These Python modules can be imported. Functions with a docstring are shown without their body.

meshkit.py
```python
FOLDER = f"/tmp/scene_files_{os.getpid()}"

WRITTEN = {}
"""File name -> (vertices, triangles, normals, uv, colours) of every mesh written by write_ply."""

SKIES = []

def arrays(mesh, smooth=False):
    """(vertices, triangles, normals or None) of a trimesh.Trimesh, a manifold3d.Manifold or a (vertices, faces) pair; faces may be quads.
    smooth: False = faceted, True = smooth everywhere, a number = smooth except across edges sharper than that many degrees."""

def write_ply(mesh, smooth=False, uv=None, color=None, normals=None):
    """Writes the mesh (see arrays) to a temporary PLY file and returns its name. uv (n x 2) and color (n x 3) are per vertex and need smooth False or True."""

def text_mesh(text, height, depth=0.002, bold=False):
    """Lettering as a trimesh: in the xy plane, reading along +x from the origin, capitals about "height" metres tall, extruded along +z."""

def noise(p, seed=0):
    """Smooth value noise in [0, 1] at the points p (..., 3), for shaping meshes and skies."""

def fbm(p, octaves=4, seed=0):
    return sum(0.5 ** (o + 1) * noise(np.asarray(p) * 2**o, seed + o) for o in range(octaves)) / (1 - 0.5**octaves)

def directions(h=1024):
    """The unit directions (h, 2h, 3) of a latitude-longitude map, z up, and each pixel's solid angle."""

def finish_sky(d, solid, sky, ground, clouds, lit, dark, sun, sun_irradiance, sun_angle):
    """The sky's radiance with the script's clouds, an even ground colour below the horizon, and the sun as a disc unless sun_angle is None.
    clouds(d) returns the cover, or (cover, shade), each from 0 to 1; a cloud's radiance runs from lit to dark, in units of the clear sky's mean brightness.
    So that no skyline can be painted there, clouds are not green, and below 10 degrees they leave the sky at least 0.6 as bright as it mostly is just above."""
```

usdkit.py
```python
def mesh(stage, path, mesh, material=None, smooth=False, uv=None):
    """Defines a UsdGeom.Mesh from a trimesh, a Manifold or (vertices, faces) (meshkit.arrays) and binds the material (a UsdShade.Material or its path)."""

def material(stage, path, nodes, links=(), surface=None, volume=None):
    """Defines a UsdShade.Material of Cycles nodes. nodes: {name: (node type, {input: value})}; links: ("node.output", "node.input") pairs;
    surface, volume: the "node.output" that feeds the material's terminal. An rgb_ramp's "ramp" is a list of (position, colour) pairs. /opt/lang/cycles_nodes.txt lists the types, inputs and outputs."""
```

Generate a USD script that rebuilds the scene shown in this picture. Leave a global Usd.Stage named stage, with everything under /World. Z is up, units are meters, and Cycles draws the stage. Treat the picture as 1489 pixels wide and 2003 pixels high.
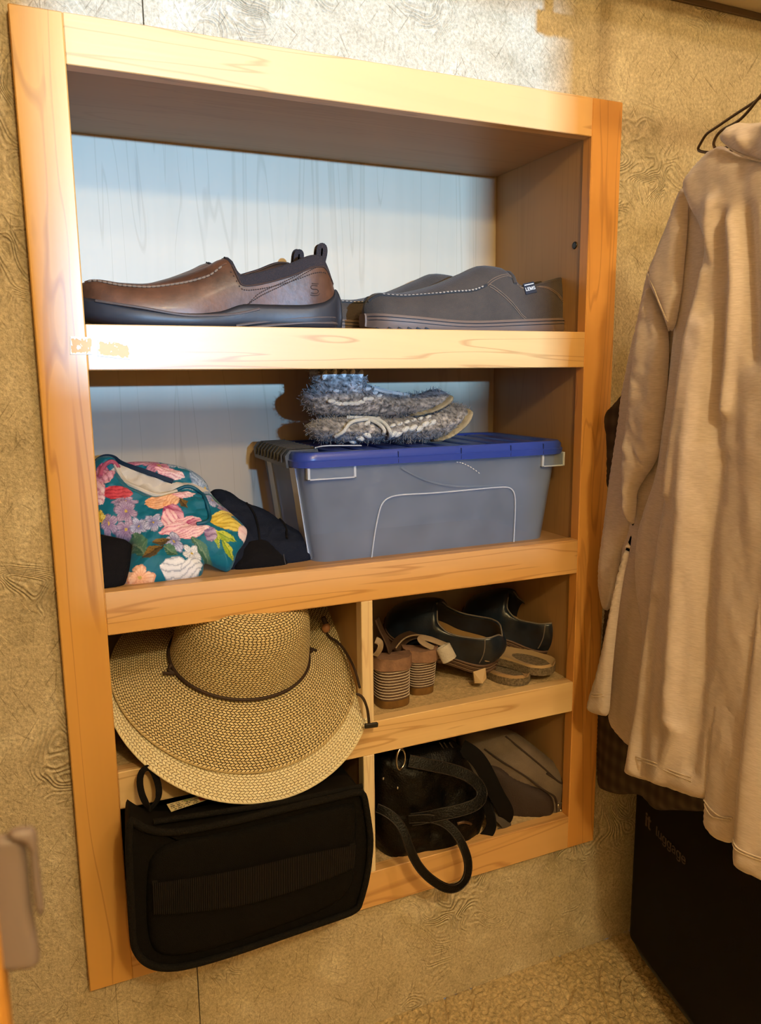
import math, random
import numpy as np, trimesh, manifold3d as m3, shapely, usdkit, meshkit
from shapely.geometry import Polygon
from scipy.spatial import Delaunay
from scipy.interpolate import PchipInterpolator
from pxr import Usd, UsdGeom, UsdLux, UsdShade, Gf, Sdf, Vt

random.seed(7); rng = np.random.default_rng(7)
stage = Usd.Stage.CreateInMemory()
UsdGeom.SetStageUpAxis(stage, 'Z'); UsdGeom.SetStageMetersPerUnit(stage, 1.0)
UsdGeom.Xform.Define(stage, '/World')
PI = math.pi

# ------------------------------------------------------------------ camera
# x runs right along the back wall, y into the wall (shelf front at y = 0), z up (top of the shelf frame at z = 0)
FPX = 1531.494
CAM = np.array([-0.00650064, -0.91462926, -0.36364407])
ROT = np.array([[0.9156043164926209, -0.40195753016969243, -0.009943820189514452],
                [-0.07785204832834297, -0.15296495320545023, -0.9851602822190589],
                [0.3944715378720776, 0.9027911536068213, -0.17134858849171408]])   # rows: right, down, forward
cam = UsdGeom.Camera.Define(stage, '/World/camera')
M4 = np.eye(4); M4[:3, 0] = ROT[0]; M4[:3, 1] = -ROT[1]; M4[:3, 2] = -ROT[2]; M4[:3, 3] = CAM
cam.AddTransformOp().Set(Gf.Matrix4d(*M4.T.ravel().tolist()))
cam.CreateHorizontalApertureAttr(36.0)
cam.CreateVerticalApertureAttr(36.0 * 2003 / 1489)
cam.CreateFocalLengthAttr(36.0 * FPX / 1489)
cam.CreateFStopAttr(11.5); cam.CreateFocusDistanceAttr(1.02)
cam.CreateClippingRangeAttr(Gf.Vec2f(0.02, 50))
cam.CreateExposureAttr(0.0)

# ------------------------------------------------------------------ lights
WARM, WARM2, COOL = (1.0, 0.79, 0.40), (1.0, 0.80, 0.56), (0.28, 0.58, 1.0)
LAMP1, LAMP2 = (0.22, -1.65, 0.40), (0.62, -1.00, 0.46)
WINDOW_AT = (0.35, -3.95, 0.12)

def lamp_light(path, at, color, power, r):
    l = UsdLux.SphereLight.Define(stage, path)
    l.CreateRadiusAttr(r); l.CreateIntensityAttr(power); l.CreateColorAttr(Gf.Vec3f(*color)); l.AddTranslateOp().Set(Gf.Vec3d(*at))
    return l
lamp_light('/World/ceiling_lamp_light', LAMP1, WARM, 405.0, 0.05)
lamp_light('/World/closet_lamp_light', LAMP2, WARM2, 175.0, 0.04)
for nm, z_, h_, i_ in (('pane', -0.03, 0.05, 32500.0),):        # the far window
    win = UsdLux.RectLight.Define(stage, f'/World/window_light_{nm}')
    win.CreateWidthAttr(0.06); win.CreateHeightAttr(h_); win.CreateIntensityAttr(i_); win.CreateColorAttr(Gf.Vec3f(*COOL))
    win.AddTranslateOp().Set(Gf.Vec3d(WINDOW_AT[0], WINDOW_AT[1], z_)); win.AddRotateXYZOp().Set(Gf.Vec3f(90, 0, 0))     # faces +y
dome = UsdLux.DomeLight.Define(stage, '/World/sky')
dome.CreateIntensityAttr(0.05); dome.CreateColorAttr(Gf.Vec3f(0.8, 0.9, 1.0))

# ------------------------------------------------------------------ helpers: places
def P(u, v, x=None, y=None, z=None):
    """The point of a real plane (x, y or z given) behind a pixel of the photograph."""
    d = ROT.T @ np.array([(u - 744.5) / FPX, (v - 1001.5) / FPX, 1.0])
    k, val = (0, x) if x is not None else (1, y) if y is not None else (2, z)
    return CAM + (val - CAM[k]) / d[k] * d

class Plane:
    """A real plane with axes A, B and normal N towards the room; pix() gives its coordinates of a pixel."""
    def __init__(s, O, A, B):
        s.O = np.array(O, float); s.A = np.array(A, float); s.A /= np.linalg.norm(s.A)
        B = np.array(B, float); B -= (B @ s.A) * s.A; s.B = B / np.linalg.norm(B); s.N = np.cross(s.A, s.B)
    def pix(s, u, v):
        d = ROT.T @ np.array([(u - 744.5) / FPX, (v - 1001.5) / FPX, 1.0])
        p = CAM + ((s.O - CAM) @ s.N) / (d @ s.N) * d - s.O
        return np.array([p @ s.A, p @ s.B])
    def pts(s, pl): return np.array([s.pix(*q) for q in pl])
    def world(s, a, b, h=0.0):
        a, b, h = np.broadcast_arrays(a, b, h)
        return s.O + a[..., None] * s.A + b[..., None] * s.B + h[..., None] * s.N

def YP(y): return Plane((0, y, 0), (1, 0, 0), (0, 0, 1))
def XP(x): return Plane((x, 0, 0), (0, -1, 0), (0, 0, 1))

# ------------------------------------------------------------------ helpers: prims
names = {}
def numbered(parent, name):
    k = (parent, name); n = names.get(k, 0); names[k] = n + 1
    return f'{parent}/{name}' if n == 0 else f'{parent}/{name}_{n:03d}'

def data(prim, label=None, cat=None, group=None, kind=None):
    for k, v in (('label', label), ('category', cat), ('group', group), ('kind', kind)):
        if v: prim.SetCustomDataByKey(k, v)

def thing(name, label, cat, loc=(0, 0, 0), rot=None, group=None):
    path = numbered('/World', name)
    x = UsdGeom.Xform.Define(stage, path)
    x.AddTranslateOp().Set(Gf.Vec3d(*map(float, loc)))
    if rot is not None: x.AddRotateXYZOp().Set(Gf.Vec3f(*map(float, rot)))
    data(x.GetPrim(), label, cat, group)
    return path

def part(parent, name, mesh, material, smooth=35, label=None, kind=None, col=None, uv=None, cat=None, group=None, loc=None):
    """One Mesh prim; parent is a thing's path, a part's path or '/World'."""
    path = numbered(parent, name)
    if loc is not None:                                     # parent stands at loc: bring world-space vertices home
        mesh = mesh.copy(); mesh.apply_translation(-np.array(loc))
    if col is not None: smooth = True
    m = usdkit.mesh(stage, path, mesh, material, smooth=smooth, uv=uv)
    if col is not None:
        UsdGeom.PrimvarsAPI(m).CreatePrimvar('col', Sdf.ValueTypeNames.Color3fArray, 'vertex').Set(Vt.Vec3fArray.FromNumpy(np.asarray(col, np.float32)))
    data(m.GetPrim(), label, cat, group, kind)
    return path

def parts(parent, name, meshes, material, **k):
    for m in meshes: part(parent, name, m, material, **k)

def copy_of(src, name, label, cat, loc, rot=None, group=None):
    path = numbered('/World', name)
    x = UsdGeom.Xform.Define(stage, path)
    x.GetPrim().GetReferences().AddInternalReference(Sdf.Path(src))
    x.ClearXformOpOrder()
    x.GetPrim().SetInstanceable(True)
    x.AddTranslateOp().Set(Gf.Vec3d(*map(float, loc)))
    x.AddRotateXYZOp().Set(Gf.Vec3f(*map(float, rot if rot is not None else (0, 0, 0))))
    data(x.GetPrim(), label, cat, group)
    return path

# ------------------------------------------------------------------ helpers: shapes
cat_ = trimesh.util.concatenate
def cbox(lo, hi, c=0.0012):
    lo, hi = np.array(lo, float), np.array(hi, float)
    pts = []
    for s in np.ndindex(2, 2, 2):
        p = np.where(s, hi, lo); d = np.where(s, -c, c)
        for k in range(3):
            q = p + d; q[k] = p[k]; pts.append(q)
    return trimesh.convex.convex_hull(np.array(pts))

def rbox(lo, hi, r, n=2):
    lo, hi = np.array(lo, float) + r, np.array(hi, float) - r
    s = trimesh.creation.icosphere(n, r).vertices
    return trimesh.convex.convex_hull(np.vstack([s + np.where(k, hi, lo) for k in np.ndindex(2, 2, 2)]))

def hull_spheres(pr):
    s = trimesh.creation.icosphere(2, 1.0).vertices
    return trimesh.convex.convex_hull(np.vstack([s * r + np.array(p) for p, r in pr]))

def loft(rings, cap=True, closed=False):
    """rings: (n, k, 3) closed sections -> a mesh."""
    R = np.asarray(rings, float); n, k = R.shape[:2]
    v = R.reshape(-1, 3); f = []
    i = np.arange(n if closed else n - 1)[:, None] * k; j = np.arange(k)[None]
    a, b = i + j, i + (j + 1) % k
    c, d = (a + k) % (n * k), (b + k) % (n * k)
    f = np.vstack([np.stack([a, b, d], -1).reshape(-1, 3), np.stack([a, d, c], -1).reshape(-1, 3)])
    if cap and not closed:
        v = np.vstack([v, R[0].mean(0), R[-1].mean(0)]); o = n * k
        jj = np.arange(k); nx = (jj + 1) % k
        f = np.vstack([f, np.stack([nx, jj, np.full(k, o)], -1), np.stack([(n - 1) * k + jj, (n - 1) * k + nx, np.full(k, o + 1)], -1)])
    m = trimesh.Trimesh(v, f, process=False)
    if m.volume < 0: m.invert()
    return m

def spline(pts, n, closed=False):
    pts = np.array(pts, float)
    if closed: pts = np.vstack([pts, pts[:1]])
    t = np.concatenate([[0], np.cumsum(np.linalg.norm(np.diff(pts, axis=0), axis=1) ** 0.5 + 1e-9)])
    from scipy.interpolate import CubicSpline
    cs = CubicSpline(t, pts, bc_type='periodic' if closed else 'natural')
    return cs(np.linspace(0, t[-1], n, endpoint=not closed))

def sweep(path, prof, up=(0, 0, 1), closed=False, ups=None, scale=None):
    """prof: (k, 2) section (across, up). up: a reference direction, or ups one for every point of the path."""
    p = np.array(path, float); n = len(p)
    t = np.roll(p, -1, 0) - np.roll(p, 1, 0)
    if not closed: t[0], t[-1] = p[1] - p[0], p[-1] - p[-2]
    t /= np.linalg.norm(t, axis=1, keepdims=True) + 1e-12
    U = np.array(ups, float) if ups is not None else np.tile(np.array(up, float), (n, 1))
    s = np.cross(t, U); bad = np.linalg.norm(s, axis=1) < 1e-3
    s[bad] = np.cross(t[bad], (0.3, 0.9, 0.1)); s /= np.linalg.norm(s, axis=1, keepdims=True)
    w = np.cross(s, t)
    prof = np.array(prof, float); sc = np.ones(n) if scale is None else np.asarray(scale, float)
    rings = p[:, None] + sc[:, None, None] * (prof[None, :, 0, None] * s[:, None] + prof[None, :, 1, None] * w[:, None])
    return loft(rings, cap=not closed, closed=closed)

def circ(r, k=8): a = np.arange(k) * 2 * PI / k; return np.stack([r * np.cos(a), r * np.sin(a)], 1)
def flat(w, t, k=0.3):                                       # a strap's section, w wide, t thick, soft edges
    return np.array([(-w/2, -t*k/2), (-w/2+t*.4, -t/2), (w/2-t*.4, -t/2), (w/2, -t*k/2), (w/2, t*k/2), (w/2-t*.4, t/2), (-w/2+t*.4, t/2), (-w/2, t*k/2)])
def tube(path, r, k=8, closed=False, scale=None): return sweep(path, circ(r, k), up=(0.13, 0.31, 0.94), closed=closed, scale=scale)

def resample(poly, step, smooth=True):
    poly = np.array(poly, float)
    if smooth:
        for _ in range(2):                                   # Chaikin corner cutting
            q = np.roll(poly, -1, 0); poly = np.stack([0.75 * poly + 0.25 * q, 0.25 * poly + 0.75 * q], 1).reshape(-1, 2)
    ring = shapely.LinearRing(poly); n = max(12, int(ring.length / step))
    return np.array([ring.interpolate(i / n, normalized=True).coords[0] for i in range(n)])

def pillow(pl, poly, front=0.02, back=0.01, R=0.03, res=0.004, disp=None, smooth=True, rawpoly=False, power=0.5, bdisp=None):
    """A soft closed body over an outline on a plane. Returns mesh, (a, b) of its vertices, number of front vertices."""
    pts = poly if rawpoly else pl.pts(poly)
    bd = resample(pts, res, smooth); pg = Polygon(bd)
    if not pg.is_valid: pg = pg.buffer(0)
    lo, hi = bd.min(0), bd.max(0)
    g = np.stack(np.meshgrid(np.arange(lo[0], hi[0], res), np.arange(lo[1], hi[1], res * 0.87), indexing='ij'), -1)
    g[:, 1::2, 0] += res / 2; g = g.reshape(-1, 2)
    sp = shapely.points(g); inside = shapely.contains(pg, sp); g = g[inside]
    dd = shapely.distance(pg.exterior, shapely.points(g)); g = g[dd > res * 0.6]
    allp = np.vstack([bd, g]); tri = Delaunay(allp).simplices
    c = allp[tri].mean(1); tri = tri[shapely.contains(pg.buffer(1e-6), shapely.points(c))]
    e1, e2 = allp[tri[:, 1]] - allp[tri[:, 0]], allp[tri[:, 2]] - allp[tri[:, 0]]
    ar = e1[:, 0] * e2[:, 1] - e1[:, 1] * e2[:, 0]
    tri[ar < 0] = tri[ar < 0][:, ::-1]; tri = tri[np.abs(ar) > 1e-12]
    d = shapely.distance(pg.exterior, shapely.points(allp)); d[:len(bd)] = 0
    pf = np.clip(1 - (1 - np.clip(d / R, 0, 1)) ** 2, 0, 1) ** power
    edge = np.clip(d / (R * 0.5), 0, 1)
    h = front * pf + (disp(allp[:, 0], allp[:, 1]) * edge if disp is not None else 0)
    hb = -back * pf + (bdisp(allp[:, 0], allp[:, 1]) * edge if bdisp is not None else 0)
    nb, n = len(bd), len(allp)
    vf = pl.world(allp[:, 0], allp[:, 1], h); vb = pl.world(allp[nb:, 0], allp[nb:, 1], hb[nb:])
    idx = np.concatenate([np.arange(nb), np.arange(n, n + n - nb)])
    m = trimesh.Trimesh(np.vstack([vf, vb]), np.vstack([tri, idx[tri][:, ::-1]]), process=False)
    return m, np.vstack([allp, allp[nb:]]), n

def fb(a, b, sa, sb, seed=0, oc=3):
    return meshkit.fbm(np.stack([a * sa, b * sb, np.zeros_like(a) + seed * 1.37], -1), oc, seed) - 0.5

def grid_mesh(V):
    n, k = V.shape[:2]; i = np.arange(n - 1)[:, None] * k + np.arange(k - 1)[None]
    f = np.vstack([np.stack([i, i + k, i + k + 1], -1).reshape(-1, 3), np.stack([i, i + k + 1, i + 1], -1).reshape(-1, 3)])
    return trimesh.Trimesh(V.reshape(-1, 3), f, process=False)

def ellipsoid(c, r, n=1, R=None):
    s = trimesh.creation.icosphere(n, 1.0); v = s.vertices * np.array(r)
    if R is not None: v = v @ np.array(R).T
    return trimesh.Trimesh(v + np.array(c), s.faces, process=False)

# ------------------------------------------------------------------ materials
LK = '/World/Looks'
UsdGeom.Scope.Define(stage, LK)
def lin(r, g, b): return tuple(((c / 255) / 12.92 if c / 255 < 0.04045 else ((c / 255 + 0.055) / 1.055) ** 2.4) for c in (r, g, b))

def plain(name, color, rough=0.5, metal=0.0, var=None, bump=None, spec=0.5, sheen=0.0, stretch=(1, 1, 1), coat=0.0):
    """var: (scale, amount) tone variation; bump: (scale, strength)."""
    n = {'p': ('principled_bsdf', {'base_color': color, 'roughness': rough, 'metallic': metal, 'specular_ior_level': spec})}
    if sheen: n['p'][1].update(sheen_weight=sheen, sheen_roughness=0.5)
    if coat: n['p'][1].update(coat_weight=coat, coat_roughness=0.15)
    L = []
    if var or bump:
        n['g'] = ('texture_coordinate', {}); n['m'] = ('mapping', {'scale': stretch}); L += [('g.object', 'm.vector')]
    if var:
        c = np.array(color)
        n['n'] = ('noise_texture', {'scale': var[0], 'detail': 5.0, 'roughness': 0.6})
        n['r'] = ('rgb_ramp', {'ramp': [(0.3, tuple(c * (1 - var[1]))), (0.7, tuple(np.minimum(c * (1 + var[1]), 1)))]})
        L += [('m.vector', 'n.vector'), ('n.fac', 'r.fac'), ('r.color', 'p.base_color')]
    if bump:
        n['b'] = ('noise_texture', {'scale': bump[0], 'detail': 4.0})
        n['bp'] = ('bump', {'strength': bump[1], 'distance': 0.002})
        L += [('m.vector', 'b.vector'), ('b.fac', 'bp.height'), ('bp.normal', 'p.normal')]
    return usdkit.material(stage, f'{LK}/{name}', n, L, surface='p.BSDF')

def vcol(name, rough=0.8, bump=None, sheen=0.0, spec=0.3):
    n = {'a': ('attribute', {'attribute': 'col'}), 'p': ('principled_bsdf', {'roughness': rough, 'specular_ior_level': spec, 'sheen_weight': sheen})}
    L = [('a.color', 'p.base_color')]
    if bump:
        n['g'] = ('texture_coordinate', {}); n['b'] = ('noise_texture', {'scale': bump[0], 'detail': 4.0}); n['bp'] = ('bump', {'strength': bump[1], 'distance': 0.002})
        L += [('g.object', 'b.vector'), ('b.fac', 'bp.height'), ('bp.normal', 'p.normal')]
    return usdkit.material(stage, f'{LK}/{name}', n, L, surface='p.BSDF')

def wood(name, along, light, dark, rough=0.38, seed=0.0, contrast=1.0, coat=0.06):
    """Maple: long soft grain with a few darker cathedral lines. along: 0 grain along x, 2 along z."""
    s = [18.0, 18.0, 18.0]; s[along] = 1.3
    s2 = [21.0, 21.0, 21.0]; s2[along] = 1.5
    s3 = [150.0, 150.0, 150.0]; s3[along] = 5.0
    l, d = np.array(light), np.array(dark)
    mid = l * 0.72 + d * 0.28
    n = {'g': ('geometry', {}), 'm1': ('mapping', {'scale': tuple(s), 'location': (seed, seed * 1.7, seed * 0.6)}),
         'm2': ('mapping', {'scale': tuple(s2), 'location': (seed * 2.1, seed, seed * 1.3)}), 'm3': ('mapping', {'scale': tuple(s3), 'location': (seed, 0, 0)}),
         'n1': ('noise_texture', {'scale': 1.0, 'detail': 4.0, 'roughness': 0.55, 'distortion': 0.6}),
         'n2': ('noise_texture', {'scale': 1.0, 'detail': 2.0, 'distortion': 0.8}),
         'k': ('math', {'math_type': 'multiply', 'value2': 30.0}), 'sn': ('math', {'math_type': 'sine'}),
         'r1': ('rgb_ramp', {'ramp': [(0.25, tuple(mid)), (0.6, tuple(l))]}),
         'r2': ('rgb_ramp', {'ramp': [(0.0, (0, 0, 0)), (0.90, (0, 0, 0)), (0.985, (0.36 * contrast,) * 3), (1.0, (0.5 * contrast,) * 3)]}),
         'n3': ('noise_texture', {'scale': 1.0, 'detail': 2.0}),
         'r3': ('rgb_ramp', {'ramp': [(0.0, (0, 0, 0)), (0.70, (0, 0, 0)), (0.78, (0.35 * contrast,) * 3)]}),
         'x1': ('mix_color', {'b': tuple(d)}), 'x2': ('mix_color', {'b': tuple(d * 0.6)}),
         'bp': ('bump', {'strength': 0.12, 'distance': 0.001}),
         'p': ('principled_bsdf', {'roughness': rough, 'coat_weight': coat, 'coat_roughness': 0.3})}
    L = [('g.position', 'm1.vector'), ('g.position', 'm2.vector'), ('g.position', 'm3.vector'), ('m1.vector', 'n1.vector'), ('m2.vector', 'n2.vector'), ('m3.vector', 'n3.vector'),
         ('n2.fac', 'k.value1'), ('k.value', 'sn.value1'), ('sn.value', 'r2.fac'), ('n1.fac', 'r1.fac'), ('n3.fac', 'r3.fac'),
         ('r1.color', 'x1.a'), ('r2.color', 'x1.fac'), ('x1.result', 'x2.a'), ('r3.color', 'x2.fac'), ('x2.result', 'p.base_color'), ('n3.fac', 'bp.height'), ('bp.normal', 'p.normal')]
    return usdkit.material(stage, f'{LK}/{name}', n, L, surface='p.BSDF')

MAPLE_L, MAPLE_D = (0.73, 0.40, 0.112), (0.38, 0.155, 0.04)
wood_v = wood('maple_upright', 2, MAPLE_L, MAPLE_D, seed=1.3)
wood_v2 = wood('maple_upright_b', 2, (0.72, 0.345, 0.088), MAPLE_D, seed=4.4)
wood_h = wood('maple_across', 0, (0.74, 0.44, 0.175), MAPLE_D, seed=2.2)
wood_h2 = wood('maple_across_b', 0, (0.74, 0.44, 0.165), MAPLE_D, seed=7.9)
wood_pale_h = wood('maple_pale_across', 0, (0.84, 0.60, 0.31), MAPLE_D, seed=11.3)
wood_pale = wood('maple_pale', 2, (0.86, 0.70, 0.47), MAPLE_D, seed=5.2, contrast=0.5)
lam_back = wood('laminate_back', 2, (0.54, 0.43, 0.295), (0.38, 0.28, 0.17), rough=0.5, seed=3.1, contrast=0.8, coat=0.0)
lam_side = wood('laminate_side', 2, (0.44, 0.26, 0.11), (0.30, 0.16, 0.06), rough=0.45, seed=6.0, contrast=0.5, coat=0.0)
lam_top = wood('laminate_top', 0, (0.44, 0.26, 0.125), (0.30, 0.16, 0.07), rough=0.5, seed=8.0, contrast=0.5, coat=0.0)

def wallpaper():
    base, lightc, darkc = (0.58, 0.505, 0.365), (0.76, 0.69, 0.54), (0.41, 0.35, 0.235)
    n = {'g': ('geometry', {}), 'warp': ('noise_texture', {'scale': 14.0, 'detail': 2.0}),
         'mot': ('noise_texture', {'scale': 11.0, 'detail': 6.0, 'roughness': 0.62, 'distortion': 0.5}),
         'rm': ('rgb_ramp', {'ramp': [(0.28, darkc), (0.46, base), (0.56, base), (0.74, lightc)]}),
         'fine': ('noise_texture', {'scale': 240.0, 'detail': 3.0, 'roughness': 0.7}),
         'sw': ('noise_texture', {'scale': 17.0, 'detail': 0.6, 'distortion': 0.9}),
         'k': ('math', {'math_type': 'multiply', 'value2': 120.0}), 'sn': ('math', {'math_type': 'sine'}),
         'mask': ('noise_texture', {'scale': 7.0, 'detail': 1.0}), 'rmask': ('rgb_ramp', {'ramp': [(0.53, (0, 0, 0)), (0.68, (1, 1, 1))]}),
         'sm': ('math', {'math_type': 'multiply'}), 'sh': ('math', {'math_type': 'multiply_add', 'value2': 0.45}),
         'p': ('principled_bsdf', {'roughness': 0.55, 'specular_ior_level': 0.35}), 'bp': ('bump', {'strength': 0.7, 'distance': 0.003})}
    L = [('g.position', 'mot.vector'), ('mot.fac', 'rm.fac'), ('g.position', 'fine.vector'), ('g.position', 'sw.vector'), ('sw.fac', 'k.value1'), ('k.value', 'sn.value1'),
         ('g.position', 'mask.vector'), ('mask.fac', 'rmask.fac'), ('rmask.color', 'sm.value1'), ('sn.value', 'sm.value2'), ('sm.value', 'sh.value1'), ('fine.fac', 'sh.value3'),
         ('sh.value', 'bp.height'), ('bp.normal', 'p.normal')]
    last = 'rm.color'
    for i, (ang, sc, loc) in enumerate(((0.95, (20, 1, 380), (0.3, 0, 0)), (-1.1, (24, 1, 420), (1.1, 0, 0.7)), (2.2, (20, 1, 380), (2.1, 0, 0.2)), (1.45, (22, 1, 430), (2.9, 0, 1.2)), (-0.6, (26, 1, 400), (4.3, 0, 2.2)))):
        n[f'vr{i}'] = ('vector_rotate', {'rotate_type': 'y_axis', 'angle': ang})
        n[f'fm{i}'] = ('mapping', {'scale': sc, 'location': loc}); n[f'fn{i}'] = ('noise_texture', {'scale': 1.0, 'detail': 1.0, 'distortion': 0.3})
        n[f'fr{i}'] = ('rgb_ramp', {'ramp': [(0.67, (0, 0, 0)), (0.74, (0.48, 0.48, 0.48))]})
        n[f'fx{i}'] = ('mix_color', {'b': (0.17, 0.12, 0.06) if i != 2 else (0.88, 0.80, 0.60)})
        L += [('g.position', f'vr{i}.vector'), (f'vr{i}.vector', f'fm{i}.vector'), (f'fm{i}.vector', f'fn{i}.vector'), (f'fn{i}.fac', f'fr{i}.fac'), (f'fr{i}.color', f'fx{i}.fac'), (last, f'fx{i}.a')]
        last = f'fx{i}.result'
    n['rs'] = ('rgb_ramp', {'ramp': [(0.0, (0.88, 0.87, 0.85)), (1.0, (1.10, 1.10, 1.10))]}); n['ms'] = ('mix_color', {'blend_type': 'multiply', 'fac': 1.0, 'use_clamp': False}); n['s01'] = ('math', {'math_type': 'multiply_add', 'value2': 0.5, 'value3': 0.5})
    L += [('sm.value', 's01.value1'), ('s01.value', 'rs.fac'), (last, 'ms.a'), ('rs.color', 'ms.b')]; last = 'ms.result'
    n['rf'] = ('rgb_ramp', {'ramp': [(0.25, (0.66, 0.63, 0.58)), (0.75, (1.3, 1.3, 1.3))]}); n['ml'] = ('mix_color', {'blend_type': 'multiply', 'fac': 1.0, 'use_clamp': False})
    L += [('fine.fac', 'rf.fac'), (last, 'ml.a'), ('rf.color', 'ml.b'), ('ml.result', 'p.base_color')]
    return usdkit.material(stage, f'{LK}/wallpaper', n, L, surface='p.BSDF')
paper = wallpaper()
carpet_m = plain('carpet_beige', (0.56, 0.43, 0.24), 0.95, var=(170, 0.35), bump=(420, 1.0), spec=0.1)
liner_m = plain('carpet_liner', (0.58, 0.42, 0.23), 0.95, var=(160, 0.22), bump=(500, 0.9), spec=0.1)
ceil_m = plain('ceiling_paint', (0.62, 0.52, 0.38), 0.7)
trim_m = plain('dark_trim', (0.10, 0.06, 0.03), 0.5)
black_m = plain('black_plastic', (0.012, 0.011, 0.011), 0.4)
white_m = plain('white_enamel', (0.8, 0.8, 0.78), 0.5)

# ------------------------------------------------------------------ the setting
FW, FH = 0.76, 1.1005                                        # shelf frame
XI0, XI1, XD0, XD1 = 0.0502, 0.7096, 0.3645, 0.3808
Z0, Z1, Z2, Z3, Z4, Z5, Z6, Z7, ZB = -0.0488, -0.3058, -0.3547, -0.6035, -0.6543, -0.8238, -0.8712, -1.0467, -1.1005
YW, YT, YB = 0.016, 0.019, 0.245                             # wall surface, board thickness, recess depth
FLOOR, CEIL = -1.305, 0.56
XL, XR, YBACK = -0.62, 1.42, -1.9

w = thing('wall_back', None, None); data(stage.GetPrimAtPath(w), kind='structure')
SEAM = 0.1315                                                # the seam between two wallpapered boards, above and below the shelf
for lo, hi in (((XL, CEIL), (0.03, FLOOR)), ((0.0302, CEIL), (SEAM - 0.0006, -0.02)), ((SEAM + 0.0006, CEIL), (0.73, -0.02)), ((0.0302, -1.08), (SEAM - 0.0006, FLOOR)),
               ((SEAM + 0.0006, -1.08), (0.73, FLOOR)), ((0.7302, CEIL), (XR, FLOOR))):
    part(w, 'wall_board', cbox((lo[0], YW, hi[1]), (hi[0], YW + 0.012, lo[1]), 0.0004), paper, smooth=False)
def struct(name, mesh, m, smooth=False): return part('/World', name, mesh, m, smooth=smooth, kind='structure')
struct('wall_right', cbox((XR, YBACK, FLOOR), (XR + 0.03, YW, CEIL)), paper)
struct('wall_left', cbox((XL - 0.03, YBACK, FLOOR), (XL, YW, CEIL)), paper)
struct('ceiling', cbox((XL, YBACK, CEIL), (XR, YW, CEIL + 0.03)), ceil_m)
# wall behind the camera with a pass-through to the room where the daylight comes in
ox0, ox1, oz0, oz1 = 0.184, 0.511, -0.335, 0.041
wf = thing('wall_front', None, None); data(stage.GetPrimAtPath(wf), kind='structure')
for a, b, c, d in ((XL, ox0, FLOOR, CEIL), (ox1, XR, FLOOR, CEIL), (ox0, ox1, FLOOR, oz0), (ox0, ox1, oz1, CEIL)):
    part(wf, 'wall_board', cbox((a, YBACK - 0.03, c), (b, YBACK, d)), paper, smooth=False)
w1 = thing('window_1', None, None); data(stage.GetPrimAtPath(w1), kind='structure')      # its lower half is tinted glass
tint = usdkit.material(stage, f'{LK}/tinted_glass', {'f': ('fresnel', {'IOR': 1.45}), 't': ('transparent_bsdf', {'color': (.50, .52, .54)}), 'g': ('glossy_bsdf', {'roughness': .05}), 'm': ('mix_closure', {})}, [('f.fac', 'm.fac'), ('t.BSDF', 'm.closure1'), ('g.BSDF', 'm.closure2')], surface='m.closure')
part(w1, 'pane', cbox((ox0, YBACK - .012, oz0), (ox1, YBACK - .008, -.203), .0005), tint, smooth=False)
# header board over the closet
tr = thing('trim_1', None, None); data(stage.GetPrimAtPath(tr), kind='structure')
part(tr, 'board', cbox((XL, -0.14, 0.156), (XR, YW, 0.19)), ceil_m, smooth=False)
part(tr, 'edge_strip', cbox((XL, YW - 0.005, 0.147), (XR, YW, 0.156), 0.0008), trim_m, smooth=False)
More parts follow.
